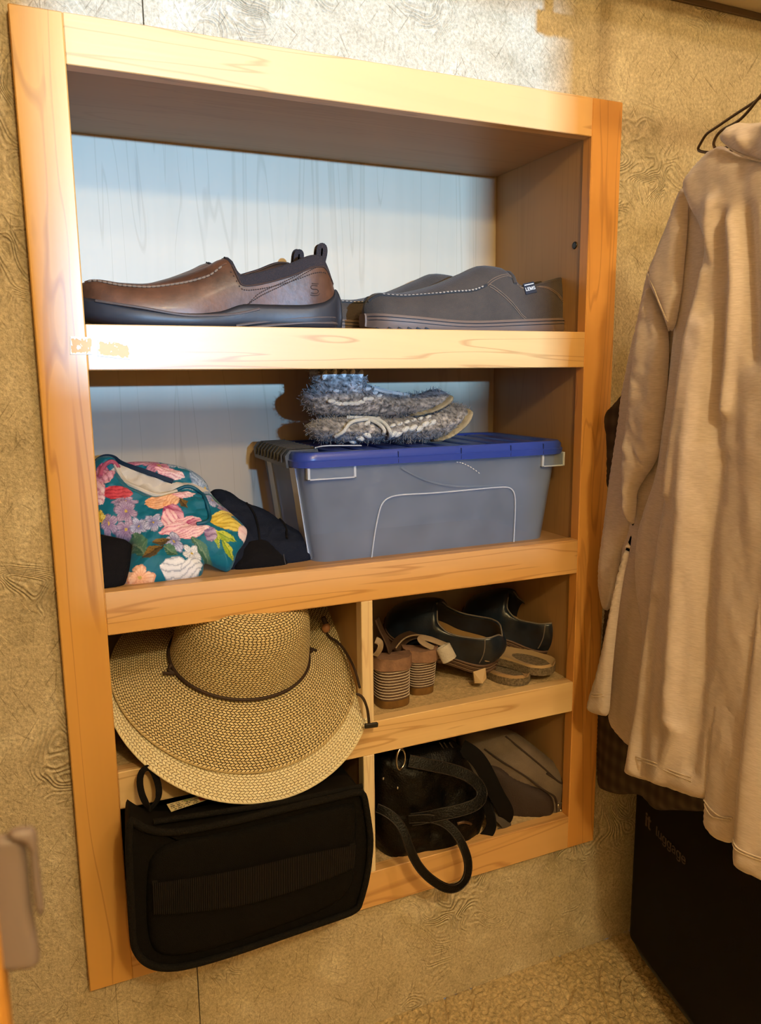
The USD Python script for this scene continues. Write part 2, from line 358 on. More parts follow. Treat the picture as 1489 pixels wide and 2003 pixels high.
# carpet: a pile surface with trodden furrows
gx, gy = np.meshgrid(np.linspace(0.25, 1.02, 430), np.linspace(-0.30, YW + .002, 178), indexing='ij')
fur = np.abs(np.sin((gx * 0.8 - gy * 0.9) * 42 + 6 * (fb(gx, gy, 9, 9, 3) * 2)))
gz = FLOOR + 0.0075 * fb(gx, gy, 230, 230, 5, 2) - 0.005 * np.clip(0.22 - fur, 0, 1) / 0.22 * (fb(gx, gy, 12, 12, 6) > -.06) + 0.003 * fb(gx, gy, 18, 18, 8)
near = grid_mesh(np.stack([gx, gy, gz], -1))
far = cat_([cbox((XL, YBACK, FLOOR - 0.03), (XR, -0.30, FLOOR), 0.001), cbox((XL, -.30, FLOOR - 0.03), (.25, YW + .01, FLOOR), 0.001), cbox((1.02, -.30, FLOOR - 0.03), (XR, YW + .01, FLOOR), 0.001)])
under_ = cbox((.25, -.30, FLOOR - 0.03), (1.02, YW + .01, FLOOR - 0.012), 0.001)
struct('floor', cat_([near, far, under_]), carpet_m, smooth=True)

# ------------------------------------------------------------------ the shelf
sh = thing('built_in_shelf', 'maple built-in wall shelf with open niches and wide face frame', 'shelf')
F0 = 0.0
part(sh, 'stile', cbox((0, F0, ZB), (XI0, YT, 0)), wood_v, label='left upright of the face frame')
part(sh, 'stile', cbox((XI1, F0, ZB), (FW, YT, 0)), wood_v2, label='right upright of the face frame')
for za, zb_, m in ((Z0, 0, wood_h), (Z2, Z1, wood_h2), (Z4, Z3, wood_h), (Z6, Z5, wood_pale_h), (ZB, Z7, wood_h)):
    part(sh, 'rail', cbox((XI0, F0 + 0.0003, za), (XI1, YT, zb_), 0.0009), m)
for za, zb_ in ((Z5, Z4), (Z7, Z6)):
    part(sh, 'mullion', cbox((XD0, F0 + 0.0003, za), (XD1, YT, zb_), 0.0009), wood_pale)
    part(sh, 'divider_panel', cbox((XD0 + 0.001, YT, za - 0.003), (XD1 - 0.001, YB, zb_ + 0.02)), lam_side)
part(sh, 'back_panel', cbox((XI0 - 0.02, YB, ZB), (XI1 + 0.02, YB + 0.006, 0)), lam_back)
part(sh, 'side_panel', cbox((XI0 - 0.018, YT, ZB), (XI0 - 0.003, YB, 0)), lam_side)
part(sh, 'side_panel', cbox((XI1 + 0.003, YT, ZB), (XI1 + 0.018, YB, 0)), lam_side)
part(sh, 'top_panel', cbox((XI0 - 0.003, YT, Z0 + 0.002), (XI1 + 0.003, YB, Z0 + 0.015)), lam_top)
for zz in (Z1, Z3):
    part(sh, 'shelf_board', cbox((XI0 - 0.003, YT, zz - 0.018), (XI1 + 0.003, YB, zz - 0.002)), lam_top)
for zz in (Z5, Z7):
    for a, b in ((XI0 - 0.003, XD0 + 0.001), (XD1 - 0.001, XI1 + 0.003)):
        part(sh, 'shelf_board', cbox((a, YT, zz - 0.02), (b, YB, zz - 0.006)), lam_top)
        lx, ly = np.meshgrid(np.linspace(a, b, 150), np.linspace(YT, YB, 100), indexing='ij')
        lz = zz - 0.002 + 0.0022 * fb(lx, ly, 260, 260, int(-zz * 100), 2)
        part(sh, 'carpet_liner', grid_mesh(np.stack([lx, ly, lz], -1)), liner_m, smooth=True, label='beige carpet lining the floor of the niche')
# old hinge-screw hole on the right side panel
sc = P(1125, 480, x=XI1 + 0.003)
scr = cat_([trimesh.creation.cylinder(0.0045, 0.002, sections=20), trimesh.creation.torus(0.004, 0.0012, 20, 8)])
scr.apply_transform(trimesh.transformations.rotation_matrix(PI / 2, (0, 1, 0))); scr.apply_translation((XI1 + 0.0025, sc[1], sc[2]))
part(sh, 'screw', scr, black_m, label='small dark screw in the right side of the top niche')
# remains of torn tape where the left upright meets the rail under the top niche
def tape(u0, u1, v0, v1, v2, v3, seed):
    q = [P(*c, y=0) for c in ((u0, v0), (u1, v1), (u1, v3), (u0, v2))]
    n, k = 60, 34
    s, t = np.meshgrid(np.linspace(0, 1, n), np.linspace(0, 1, k), indexing='ij')
    V = (q[0] * ((1-s)*(1-t))[..., None] + q[1] * (s*(1-t))[..., None] + q[2] * (s*t)[..., None] + q[3] * ((1-s)*t)[..., None])
    e = np.minimum(np.minimum(s, 1 - s) * 2.2, np.minimum(t, 1 - t) * 1.1)
    nz = fb(s * 0.06, t * 0.03, 160, 160, seed, 4)
    whitep = (e + nz * 0.5 < 0.13) | (nz > 0.19)
    V[..., 1] = np.where((s == 0) | (s == 1) | (t == 0) | (t == 1), 0.0, -0.0004 - 0.0003 * whitep)
    c = np.where(whitep[..., None], (0.86, 0.80, 0.68), (0.74, 0.42, 0.17))
    m = grid_mesh(V)
    if m.face_normals[:, 1].mean() > 0: m.invert()
    return m, c.reshape(-1, 3)
tape_m = vcol('tape_residue', 0.5)
for a in ((137, 181, 657, 660, 694, 694, 3), (191, 255, 664, 671, 697, 704, 9)):
    m, c = tape(*a); part(sh, 'tape_residue', m, tape_m, col=c, label='torn remains of white tape on the frame')



# ================================================================== shoes on the top shelf
class Last:
    """A shoe shell: outer wall, lip and inner wall over stations s (toe 0 to heel L); y across, z up."""
    def __init__(s, L, wd, zb, yl, zl, th=0.004, q=0.72, n=64, m=12):
        s.L, s.th, s.q, s.m = L, th, q, m
        f = lambda d: PchipInterpolator(np.array(d)[:, 0], np.array(d)[:, 1])
        s.w, s.zb, s.yl, s.zl = f(wd), f(zb), f(yl), f(zl)
        t = (1 - np.cos(np.linspace(0, PI, n))) / 2
        s.st = L * (0.35 * np.linspace(0, 1, n) + 0.65 * t)
    def outer(s, st, a, side=-1, off=0.0):
        """Point of the outer wall: a from 0 (sole) to 1 (lip)."""
        st, a = np.broadcast_arrays(np.asarray(st, float), np.asarray(a, float))
        w, zb, yl, zl = s.w(st), s.zb(st), np.maximum(s.yl(st), 0), s.zl(st)
        y = yl + (w - yl) * np.cos(a * PI / 2) ** s.q; z = zb + (zl - zb) * np.sin(a * PI / 2) ** 1.05
        ny, nz = np.cos(a * PI / 2), np.sin(a * PI / 2) * 0.8
        return np.stack([st, side * (y + off * ny), z + off * nz], -1)
    def mesh(s):
        rings = []
        a = np.linspace(0, 1, s.m)
        for st in s.st:
            L = s.outer(st, a); R = s.outer(st, a, 1)
            w, zb, yl, zl = s.w(st), s.zb(st), max(float(s.yl(st)), 0), s.zl(st)
            th = min(s.th, w * 0.4)
            yi = max(yl - th, 0.0002); zi = zl - th * (0.2 if yl > th else 1.0); b = np.linspace(1, 0, s.m)
            y = yi + max(w - th - yi, 0) * np.cos(b * PI / 2) ** s.q; z = (zb + 0.002) + max(zi - zb - 0.002, 0.0005) * np.sin(b * PI / 2)
            I = np.stack([np.full_like(y, st), -y, z], -1); J = I[::-1] * (1, -1, 1)
            rings.append(np.vstack([L, I, J, R[::-1]]))
        return loft(rings)
    def inside(s, s0, s1):                                   # insole and lining
        rings = []
        for st in np.linspace(s0, s1, 24):
            w, zb = max(float(s.w(st)) - s.th * 1.2, 0.003), s.zb(st)
            a = np.linspace(-1, 1, 9)
            top = np.stack([np.full(9, st), a * w, zb + 0.004 + 0.004 * np.abs(a) ** 3], -1)
            rings.append(np.vstack([top, top[::-1] - (0, 0, 0.002)]))
        return loft(rings)
    def lip(s, s0, s1, off=0.0, dz=0.0, n=40, a=1.0):
        """The top line from one side round the heel to the other."""
        st = np.linspace(s0, s1, n)
        l = s.outer(st, np.full(n, a), -1, off); r = s.outer(st, np.full(n, a), 1, off)[::-1]
        return np.vstack([l, r[1:]]) + (0, 0, dz)

def sole_mesh(L0, L1, w, zbot, ztop, extra=0.003, bulge=0.002, n=60):
    rings = []
    t = (1 - np.cos(np.linspace(0, PI, n))) / 2; st = L0 + (L1 - L0) * (0.4 * np.linspace(0, 1, n) + 0.6 * t)
    for x in st:
        ww, a, b = w(x) + extra, zbot(x), ztop(x)
        k = [(-ww * .93, a), (-ww - bulge, a + (b - a) * .35), (-ww - bulge * .4, a + (b - a) * .8), (-ww + .002, b), (ww - .002, b), (ww + bulge * .4, a + (b - a) * .8), (ww + bulge, a + (b - a) * .35), (ww * .93, a)]
        rings.append([(x, y, z) for y, z in k])
    return loft(rings)
def pc(*pts): a = np.array(pts); return PchipInterpolator(a[:, 0], a[:, 1], extrapolate=True)

def stitches(pts, length, r, every=1):
    out = []
    for i in range(0, len(pts) - 1, every):
        a, b = pts[i], pts[i + 1]; d = (b - a) / (np.linalg.norm(b - a) + 1e-9); c = (a + b) / 2
        x = d; y = np.cross(x, (0, 0.3, 0.95)); y /= np.linalg.norm(y); z = np.cross(x, y)
        out.append(ellipsoid(c, (length / 2, r, r), 1, np.stack([x, y, z], 1)))
    return cat_(out)

leather_m = plain('brown_leather', (0.105, 0.040, 0.018), 0.46, var=(22, 0.55), bump=(160, 0.15), coat=0.05)
leather_lt = plain('brown_gore', (0.17, 0.085, 0.035), 0.7, var=(90, 0.3), bump=(600, 0.4))
sole_dark = plain('charcoal_rubber', (0.028, 0.027, 0.030), 0.5, bump=(120, 0.1))
sole_brown = plain('taupe_rubber', (0.105, 0.070, 0.054), 0.55, bump=(120, 0.1))
knit_m = plain('black_knit', (0.030, 0.020, 0.020), 0.9, bump=(900, 1.0))
thread_m = plain('tan_thread', (0.20, 0.125, 0.075), 0.8)
thread_dk = plain('dark_thread', (0.05, 0.022, 0.012), 0.8)

def brown_shoe(label):
    loc = (0.052, 0.079, Z1 - 0.0015)
    t = thing('slip_on_shoe', label, 'shoe', loc, (0, 0, -1.5), 'brown leather slip-on shoes')
    S = Last(0.310, [(0, .004), (.006, .018), (.025, .034), (.07, .046), (.115, .0475), (.17, .040), (.225, .0355), (.265, .0365), (.29, .031), (.303, .019), (.31, .004)],
             [(0, .034), (.03, .026), (.06, .020), (.12, .015), (.155, .020), (.185, .028), (.25, .0285), (.285, .033), (.31, .044)],
             [(0, 0), (.168, 0), (.171, .002), (.180, .024), (.195, .030), (.25, .028), (.28, .0225), (.296, .013), (.306, .003), (.31, 0)],
             [(0, .044), (.006, .053), (.02, .0565), (.045, .0535), (.065, .053), (.11, .063), (.145, .0765), (.168, .0865), (.172, .085), (.181, .064), (.195, .066), (.24, .079), (.278, .092), (.286, .0915), (.296, .078), (.306, .058), (.31, .050)])
    part(t, 'upper', S.mesh(), leather_m, smooth=50)
    zbot = pc((-.003, .014), (.02, .006), (.05, .001), (.08, 0), (.30, 0), (.316, .004))
    ztop = pc((-.003, .037), (.03, .0285), (.06, .0225), (.12, .017), (.15, .020), (.185, .030), (.25, .0305), (.28, .034), (.30, .044), (.309, .054), (.316, .042))
    wS = lambda x: max(float(S.w(np.clip(x, 0, .31))), .006)
    so = part(t, 'sole', sole_mesh(-.003, .316, wS, zbot, ztop, .0035, .0035), sole_dark, smooth=50)
    for g in ([(.015, .030), (.06, .0225), (.12, .0145), (.16, .0165), (.20, .0245)], [(.17, .004), (.21, .010), (.26, .015), (.30, .017)], [(.18, .001), (.22, .006), (.27, .0095), (.306, .010)]):
        k = pc(*g); st = np.linspace(g[0][0], g[-1][0], 30)
        for sd in (-1, 1):
            pth = np.stack([st, sd * (np.array([wS(x) for x in st]) + .0052), k(st)], -1)
            part(so, 'sole_band', tube(pth, .0016, 6), sole_brown)
    part(t, 'lining', S.inside(.03, .30), knit_m)
    lowa = pc((.166, .97), (.170, .70), (.178, .50), (.190, .44), (.22, .47), (.26, .53), (.285, .56), (.305, .58)); rings = []
    for sd, sts in ((-1, np.linspace(.167, .304, 40)), (1, np.linspace(.304, .167, 40))):
        for st in sts:
            aa = np.linspace(float(lowa(st)), 1.0, 7); n_ = np.full(7, st)
            e = .0024 * np.sin(np.linspace(.25, PI * .9, 7)); rings.append(np.vstack([np.array([S.outer(st, q, sd, o)  for q, o in zip(aa, e)]), S.outer(n_, aa, sd, -.001)[::-1]]))
    part(t, 'collar', loft(np.array(rings)), knit_m, smooth=50)
    part(t, 'collar_seam', tube(np.vstack([S.outer(np.linspace(.172, .303, 50), lowa(np.linspace(.172, .303, 50)), sd, .0012)[::(1 if sd < 0 else -1)] for sd in (-1, 1)]), .0009, 6), thread_dk)
    lp = spline([(.287, 0, .084), (.288, 0, .098), (.2905, 0, .107), (.2955, 0, .107), (.2965, 0, .098), (.294, 0, .088), (.293, 0, .080)], 26)
    part(t, 'pull_tab', sweep(lp, flat(.0026, .011), up=(0, 1, 0)), knit_m)
    for sd in (-1, 1):
        g = np.array([(.150, sd*.022, .064), (.168, sd*.0045, .0835), (.166, sd*.006, .082), (.186, sd*.027, .063), (.176, sd*.030, .057)])
        part(t, 'elastic_gore', trimesh.convex.convex_hull(np.vstack([g, g - (0, sd*.004, .001)])), leather_lt, smooth=False)
    k = pc((.006, .80), (.03, .62), (.07, .60), (.11, .56), (.14, .55), (.158, .62), (.168, .66)); st = np.linspace(.008, .160, 30)
    st_m = [stitches(S.outer(st, k(st), sd, .0012), .0062, .0014) for sd in (-1, 1)]
    seam = [tube(S.outer(np.linspace(.006, .166, 50), k(np.linspace(.006, .166, 50)) + .03, sd, .0004), .0013, 6) for sd in (-1, 1)]
    parts(t, 'moccasin_seam', seam, leather_m); part(t, 'stitching', cat_(st_m), thread_m, kind='stuff')
    ln = []
    for g in ([(.168, .52), (.178, .38), (.19, .34), (.22, .37), (.25, .42), (.29, .47)], [(.188, .05), (.205, .22), (.24, .40), (.27, .52), (.293, .62)], [(.186, .02), (.203, .27), (.24, .45), (.27, .57), (.293, .67)]):
        kk = pc(*g); ss = np.linspace(g[0][0], g[-1][0], 44)
        ln += [stitches(S.outer(ss, kk(ss), sd, .0006), .0022, .0007) for sd in (-1, 1)]
    part(t, 'side_stitching', cat_(ln), thread_dk, kind='stuff')
    em = []                                                  # pressed emblem: an S of two bars
    for pts in ([(.004, .0055), (-.003, .0055), (-.005, .0035), (-.003, .0012), (.003, .0012), (.005, -.001), (.003, -.0035), (-.005, -.0035)], [(.0055, .0078), (-.0035, .0078)], [(-.0058, -.006), (.004, -.006), (.0068, -.0038)]):
        q = spline(pts, 24) if len(pts) > 2 else np.array(pts)
        sx = .272 + q[:, 0]; aa = np.clip((.050 + q[:, 1] - S.zb(sx)) / (S.zl(sx) - S.zb(sx)), 0, 1); aa = np.arcsin(aa) * 2 / PI
        em.append(tube(S.outer(sx, aa, -1, .0003), .0006, 6))
    part(t, 'emblem', cat_(em), thread_dk, label='pressed double-bar S emblem')
    return t
bs = brown_shoe('brown leather slip-on shoe with black knit collar, standing at the front of the top shelf')
copy_of(bs, 'slip_on_shoe', 'brown leather slip-on shoe mostly hidden behind the front one of its pair', 'shoe', (0.053, 0.184, Z1 + 0.0072), (9, 0, 0.5), 'brown leather slip-on shoes')

canvas_m = plain('grey_canvas', (0.056, 0.039, 0.027), 0.85, var=(30, 0.18), bump=(700, 0.5), sheen=0.1)
canvas_dk = plain('charcoal_canvas', (0.030, 0.028, 0.027), 0.85, bump=(700, 0.5))
cream_thread = plain('cream_thread', (0.42, 0.34, 0.26), 0.8)
gum_m = plain('gum_taupe_rubber', (0.150, 0.095, 0.066), 0.6, bump=(60, 0.08))
navy_tag = plain('navy_tag', (0.012, 0.016, 0.03), 0.7)

def grey_shoe(label):
    loc = (0.409, 0.085, Z1 - 0.0015)
    t = thing('canvas_slipper', label, 'shoe', loc, (0, 0, 1.0), 'grey canvas slip-ons')
    S = Last(0.330, [(0, .004), (.005, .020), (.02, .035), (.06, .046), (.11, .0485), (.17, .043), (.225, .038), (.27, .038), (.30, .034), (.32, .022), (.33, .005)],
             [(0, .022), (.05, .019), (.13, .014), (.22, .018), (.30, .022), (.33, .024)],
             [(0, 0), (.221, 0), (.224, .004), (.231, .026), (.245, .030), (.28, .029), (.305, .023), (.318, .013), (.326, .002), (.33, 0)],
             [(0, .034), (.006, .045), (.018, .0535), (.04, .0535), (.07, .058), (.105, .0675), (.15, .085), (.182, .0965), (.21, .0945), (.222, .087), (.231, .069), (.245, .068), (.28, .076), (.307, .0815), (.315, .078), (.324, .052), (.33, .034)])
    part(t, 'upper', S.mesh(), canvas_m, smooth=50)
    zbot = pc((-.003, .009), (.02, .003), (.05, 0), (.32, 0), (.335, .003)); ztop = pc((-.003, .026), (.05, .021), (.13, .0165), (.22, .0205), (.30, .0245), (.335, .026))
    wS = lambda x: max(float(S.w(np.clip(x, 0, .33))), .006)
    so = part(t, 'sole', sole_mesh(-.003, .335, wS, zbot, ztop, .0035, .001), gum_m, smooth=50)
    gl = []
    for dz in (.004, .0085):
        st = np.linspace(0, .332, 60)
        gl += [tube(np.stack([st, sd * (np.array([wS(x) for x in st]) + .0040), ztop(st) - dz], -1), .0007, 5) for sd in (-1, 1)]
    for i in range(6):
        x = .006 + .012 * i
        gl += [tube(np.array([(x, sd * (wS(x) + .0042), .006), (x + .006, sd * (wS(x + .006) + .0044), .003)]), .0012, 5) for sd in (-1, 1)]
    parts(so, 'sole_groove', gl, sole_dark)
    part(t, 'lining', S.inside(.03, .32), canvas_dk)
    flap = []                                                # thick rolled edge of the tongue flap, both sides of the vamp
    k = pc((.150, .97), (.19, .80), (.222, .70))
    st = np.concatenate([np.linspace(.188, .222, 14)]); fp = [S.outer(.222 - .0 * st, np.linspace(.55, 1, 14), sd, .001) for sd in (-1, 1)]
    flap = np.vstack([fp[0], fp[1][::-1][1:]])
    part(t, 'tongue_edge', tube(flap, .0034, 8), canvas_m)
    a = pc((.004, .82), (.02, .66), (.06, .60), (.11, .52), (.15, .44), (.172, .46)); ss = np.linspace(.006, .165, 30)
    part(t, 'stitching', cat_([stitches(S.outer(ss, a(ss), sd, .0014), .0058, .0013, 1) for sd in (-1, 1)]), cream_thread, kind='stuff')
    parts(t, 'moccasin_seam', [tube(S.outer(np.linspace(.004, .17, 60), a(np.linspace(.004, .17, 60)), sd, .0004), .0020, 6) for sd in (-1, 1)], canvas_dk)
    ln = []
    for g in ([(.172, .44), (.20, .58), (.225, .68), (.25, .78)], [(.175, .42), (.20, .28), (.225, .10), (.235, .02)], [(.250, .85), (.28, .55), (.305, .25), (.316, .05)]):
        kk = pc(*g)
        for o in (0, .035):
            s2 = np.linspace(g[0][0], g[-1][0], 40); ln += [stitches(S.outer(s2, kk(s2) + o, sd, .0006), .0024, .0007) for sd in (-1, 1)]
    part(t, 'side_stitching', cat_(ln), thread_m, kind='stuff')
    co = S.lip(.238, .322, .0005, -.002, 30, .96)
    part(t, 'collar', tube(co, .0034, 8), canvas_m)
    tg = cbox((-.0095, -.0008, -.008), (.0095, .0004, .008), .0003); tx = meshkit.text_mesh('LEMS', .0046, .0006, bold=True)
    tx.apply_translation(-tx.bounds.mean(0)); tx.apply_transform(trimesh.transformations.rotation_matrix(PI / 2, (1, 0, 0))); tx.apply_translation((0, -.0011, -.001))
    br = cbox((-.008, -.0011, .0045), (.008, -.0003, .0058), .0002)
    c = S.outer(.243, .74, -1, .0011); T = trimesh.transformations.concatenate_matrices(trimesh.transformations.translation_matrix(c), trimesh.transformations.rotation_matrix(math.radians(-12), (0, 1, 0)), trimesh.transformations.rotation_matrix(math.radians(-14), (1, 0, 0)))
    for q in (tg, tx, br): q.apply_transform(T)
    tp = part(t, 'woven_tag', tg, navy_tag, label='navy woven tag with white lettering')
    part(tp, 'lettering', cat_([tx, br]), white_m, smooth=False)
    return t
gs = grey_shoe('grey canvas slip-on shoe with woven side tag, front one of the pair at the right')
copy_of(gs, 'canvas_slipper', 'grey canvas slip-on shoe half hidden behind the tagged one of its pair', 'shoe', (0.385, 0.190, Z1 - 0.0015), (0, 0, 0), 'grey canvas slip-ons')

# ================================================================== storage bin
def rrect(cx, cy, hx, hy, r, n=6):
    out = []
    for k, (sx, sy) in enumerate(((1, 1), (-1, 1), (-1, -1), (1, -1))):
        for a in np.linspace(0, PI / 2, n): out.append((cx + sx * (hx - r) + r * math.cos(a + k * PI / 2), cy + sy * (hy - r) + r * math.sin(a + k * PI / 2)))
    return np.array(out)
def clear_plastic():
    n = {'d': ('principled_bsdf', {'base_color': (0.40, 0.48, 0.62), 'roughness': 0.28, 'specular_ior_level': 0.6}), 't': ('transparent_bsdf', {'color': (0.86, 0.90, 0.94)}), 'g': ('geometry', {}),
         'n': ('noise_texture', {'scale': 22.0, 'detail': 4.0}), 'r': ('rgb_ramp', {'ramp': [(0.3, (0.66, 0.66, 0.66)), (0.75, (0.48, 0.48, 0.48))]}), 'm': ('mix_closure', {}),
         'tl': ('translucent_bsdf', {'color': (0.5, 0.55, 0.6)}), 'm2': ('mix_closure', {'fac': 0.35})}
    return usdkit.material(stage, f'{LK}/frosted_plastic', n, [('g.position', 'n.vector'), ('n.fac', 'r.fac'), ('r.color', 'm.fac'), ('d.BSDF', 'm2.closure1'), ('tl.BSDF', 'm2.closure2'), ('m2.closure', 'm.closure1'), ('t.BSDF', 'm.closure2')], surface='m.closure')
frost_m = clear_plastic()
frost_edge = plain('frosted_edge', (0.50, 0.56, 0.64), 0.25)
blue_m = plain('blue_plastic', (0.030, 0.062, 0.33), 0.30, bump=(40, 0.05))
latch_m = plain('grey_latch_plastic', (0.050, 0.048, 0.045), 0.42)
LX0, LX1, LY0, LY1, LZ, LB, BZ = 0.289, 0.704, 0.021, 0.238, -0.459, -0.478, -0.6085
b = thing('storage_bin', 'clear plastic storage bin with blue lid and grey side latch', 'storage bin', ((LX0 + LX1) / 2, (LY0 + LY1) / 2, BZ))
bl = ((LX0 + LX1) / 2, (LY0 + LY1) / 2, BZ); cx, cy = bl[0], bl[1]
def binring(z, ins, r=0.022):
    k = (z - BZ) / (LB - BZ)
    return np.column_stack([rrect(cx + .0015 * (1 - k), cy, .1985 - ins - .0165 * (1 - k), .1015 - ins - .011 * (1 - k), r - ins * .5), np.full(24, z)])
zs_ = np.linspace(BZ, LB + .006, 9)
body = loft(np.array([binring(BZ, .006)] + [binring(z, 0) for z in zs_] + [binring(z, .0018) for z in zs_[::-1]] + [binring(BZ + .002, .008)]))
part(b, 'bin_body', body, frost_m, smooth=40, loc=bl)
def wallpt(u, v, lift=.0012):                                # on the bin's sloping front
    p = P(u, v, y=.035)
    for _ in range(4):
        k = (p[2] - BZ) / (LB - BZ); p = P(u, v, y=cy - .1015 + .011 * (1 - k) - lift)
    return p
ridge = np.array([wallpt(*q) for q in [(727, 1092), (734, 1040), (741, 1005), (748, 985), (765, 972), (820, 966), (900, 960), (980, 953), (998, 955), (1006, 965), (1008, 1000), (1005, 1062)]])
part(b, 'embossed_panel', tube(spline(ridge, 70), .0011, 6), frost_edge, loc=bl, label='raised outline moulded in the front wall')
arc = np.array([wallpt(*q) for q in [(785, 915), (830, 938), (880, 950), (930, 952), (990, 948)]])
part(b, 'moulded_rib', tube(spline(arc, 30), .0016, 6), frost_m, loc=bl)
dash = [cbox(-np.array((.0013, .0003, .0005)), np.array((.0013, .0003, .0005)), .0001) for _ in range(9)]
for i, d in enumerate(dash):
    t_ = i / 8; q = wallpt(895 + 42 * t_, 904 + 21 * t_ ** 1.6); d.apply_transform(trimesh.transformations.rotation_matrix(math.radians(12 + 35 * t_), (0, 1, 0))); d.apply_translation(q)
part(b, 'dash_line', cat_(dash), white_m, smooth=False, loc=bl, kind='stuff', label='white dashed line along the front')
for u0, u1, v0, v1 in ((602, 697, 905, 941), (1060, 1104, 888, 914)):
    q = [wallpt(u0, v1, .004), wallpt(u1, v1 + 2, .004)]; x0, x1, zf = q[0][0], q[1][0], q[0][2]
    yf = q[0][1]
    part(b, 'corner_clip', cat_([cbox((x0, yf - .001, zf), (x0 + .0035, yf + .008, LB + .002), .0006), cbox((x1 - .0035, yf - .001, zf), (x1, yf + .008, LB + .002), .0006), cbox((x0, yf - .001, zf), (x1, yf + .008, zf + .002), .0006)]), frost_edge, loc=bl)
    part(b, 'corner_pane', cbox((x0 + .003, yf, zf + .001), (x1 - .003, yf + .0012, LB + .002), .0003), frost_m, smooth=False, loc=bl)
for yy, x_ in ((LY0 + .05, LX0 + .010), (LY1 - .055, LX0 + .010)):      # ribs of the end wall under the latch
    part(b, 'end_rib', loft(np.array([[(x_ + .0165 * (1 - k) - .002, yy - .012, z), (x_ + .0165 * (1 - k) - .002, yy + .012, z), (x_ + .0165 * (1 - k) + .004, yy + .012, z), (x_ + .0165 * (1 - k) + .004, yy - .012, z)] for k, z in ((0, BZ + .004), (1, LB))])), frost_edge, smooth=False, loc=bl)
def lidring(ins, z, r=.026): return np.column_stack([rrect(cx, cy, .2075 - ins, .1085 - ins, r), np.full(24, z)])
lid = loft(np.array([lidring(.004, LB + .001), lidring(0, LB), lidring(-.0008, LB + .008), lidring(.0008, LB + .0095), lidring(.001, LZ - .004), lidring(.004, LZ), lidring(.016, LZ), lidring(.020, LZ - .006), lidring(.022, LZ - .0075)]))
lp_ = part(b, 'lid', lid, blue_m, smooth=40, loc=bl)
rb = [cbox((x - .014, LY0 + .026, LZ - .008), (x + .014, LY1 - .026, LZ - .0015), .002) for x in np.linspace(LX0 + .075, LX1 - .05, 8)]
for k_ in rb: part(lp_, 'lid_rib', k_, blue_m, loc=bl)
sm_ = [cbox((x - .0004, LY0 + .0005 - .0012, LB + .001), (x + .0004, LY0 + .003, LZ - .003), .0002) for x in (LX0 + .14, LX0 + .235, LX0 + .315, LX0 + .37)]
parts(lp_, 'rim_joint', sm_, plain('blue_shadow', (0.012, 0.02, 0.09), 0.4), smooth=False, loc=bl)
la = part(b, 'latch', loft(np.array([[(x, y, z) for x, z in ((LX0 - .003, LB - .002), (LX0 - .0045, LZ - .006), (LX0 + .002, LZ + .0018), (LX0 + .040, LZ + .0022), (LX0 + .041, LZ - .002), (LX0 + .006, LB - .002))] for y in np.linspace(LY0 + .036, LY1 - .022, 8)])), latch_m, smooth=25, loc=bl, label='dark grey latch over the end of the lid')
for y in np.linspace(LY0 + .050, LY1 - .04, 9):
    part(la, 'grip_rib', tube(np.array([(LX0 - .0055, y, LB + .004), (LX0 - .0052, y, LZ - .005), (LX0 + .002, y, LZ + .0028), (LX0 + .039, y, LZ + .0032)]), .0014, 6), latch_m, loc=bl)
wl = P(624, 868, z=LZ + .0015); part(b, 'hinge_wire', tube(spline([(LX0 + .035, LY0 + .03, LZ + .004), (LX0 + .055, LY0 + .050, LZ + .004), (LX0 + .075, LY0 + .046, LZ + .004), (LX0 + .10, LY0 + .03, LZ + .004)], 24), .001, 6), frost_edge, loc=bl)

# ================================================================== wool slippers on the bin
def wool_vcol(m, seed, whites):
    v = np.array(m.vertices); n1 = meshkit.fbm(v * 260, 3, seed); n2 = meshkit.noise(v * 90, seed + 4)
    c = np.clip((n1 - .26) * 2.0, 0, 1)[:, None] * np.array((.62, .60, .585)) + .03
    c = c * (.55 + .7 * n2[:, None]); return c
wool_m = vcol('grey_wool', 0.95, bump=(500, 0.8), sheen=0.15)
yarn_w = plain('white_yarn', (0.70, 0.72, 0.70), 0.9, bump=(700, 0.8))
cord_m = plain('white_cord', (0.72, 0.74, 0.70), 0.8, bump=(1200, 0.8))
suede_m = plain('suede_sole', (0.36, 0.31, 0.20), 0.8, var=(40, 0.35), bump=(300, 0.3))
fuzz_m = plain('grey_fuzz', (0.26, 0.25, 0.245), 0.9)
def fuzz(parent, m, n, length, mat_, loc, seed):
    r = np.random.default_rng(seed); p, fi = trimesh.sample.sample_surface(m, n, seed=seed); nm = m.face_normals[fi]
    d = nm + r.normal(0, .7, nm.shape); d /= np.linalg.norm(d, axis=1, keepdims=True); e = r.normal(0, .5, nm.shape) + d
    L = length * (.5 + r.random((n, 1)))
    pts = np.stack([p, p + d * L * .5, p + d * L * .5 + e / np.linalg.norm(e, axis=1, keepdims=True) * L * .5], 1) - np.array(loc)
    path = numbered(parent, 'wool_fuzz'); c = UsdGeom.BasisCurves.Define(stage, path)
    c.CreateTypeAttr('linear'); c.CreateCurveVertexCountsAttr(Vt.IntArray([3] * n)); c.CreatePointsAttr(Vt.Vec3fArray.FromNumpy(pts.reshape(-1, 3).astype(np.float32)))
    c.CreateWidthsAttr(Vt.FloatArray([0.0006] * (3 * n))); c.SetWidthsInterpolation('vertex')
    UsdShade.MaterialBindingAPI.Apply(c.GetPrim()).Bind(mat_); data(c.GetPrim(), kind='stuff')
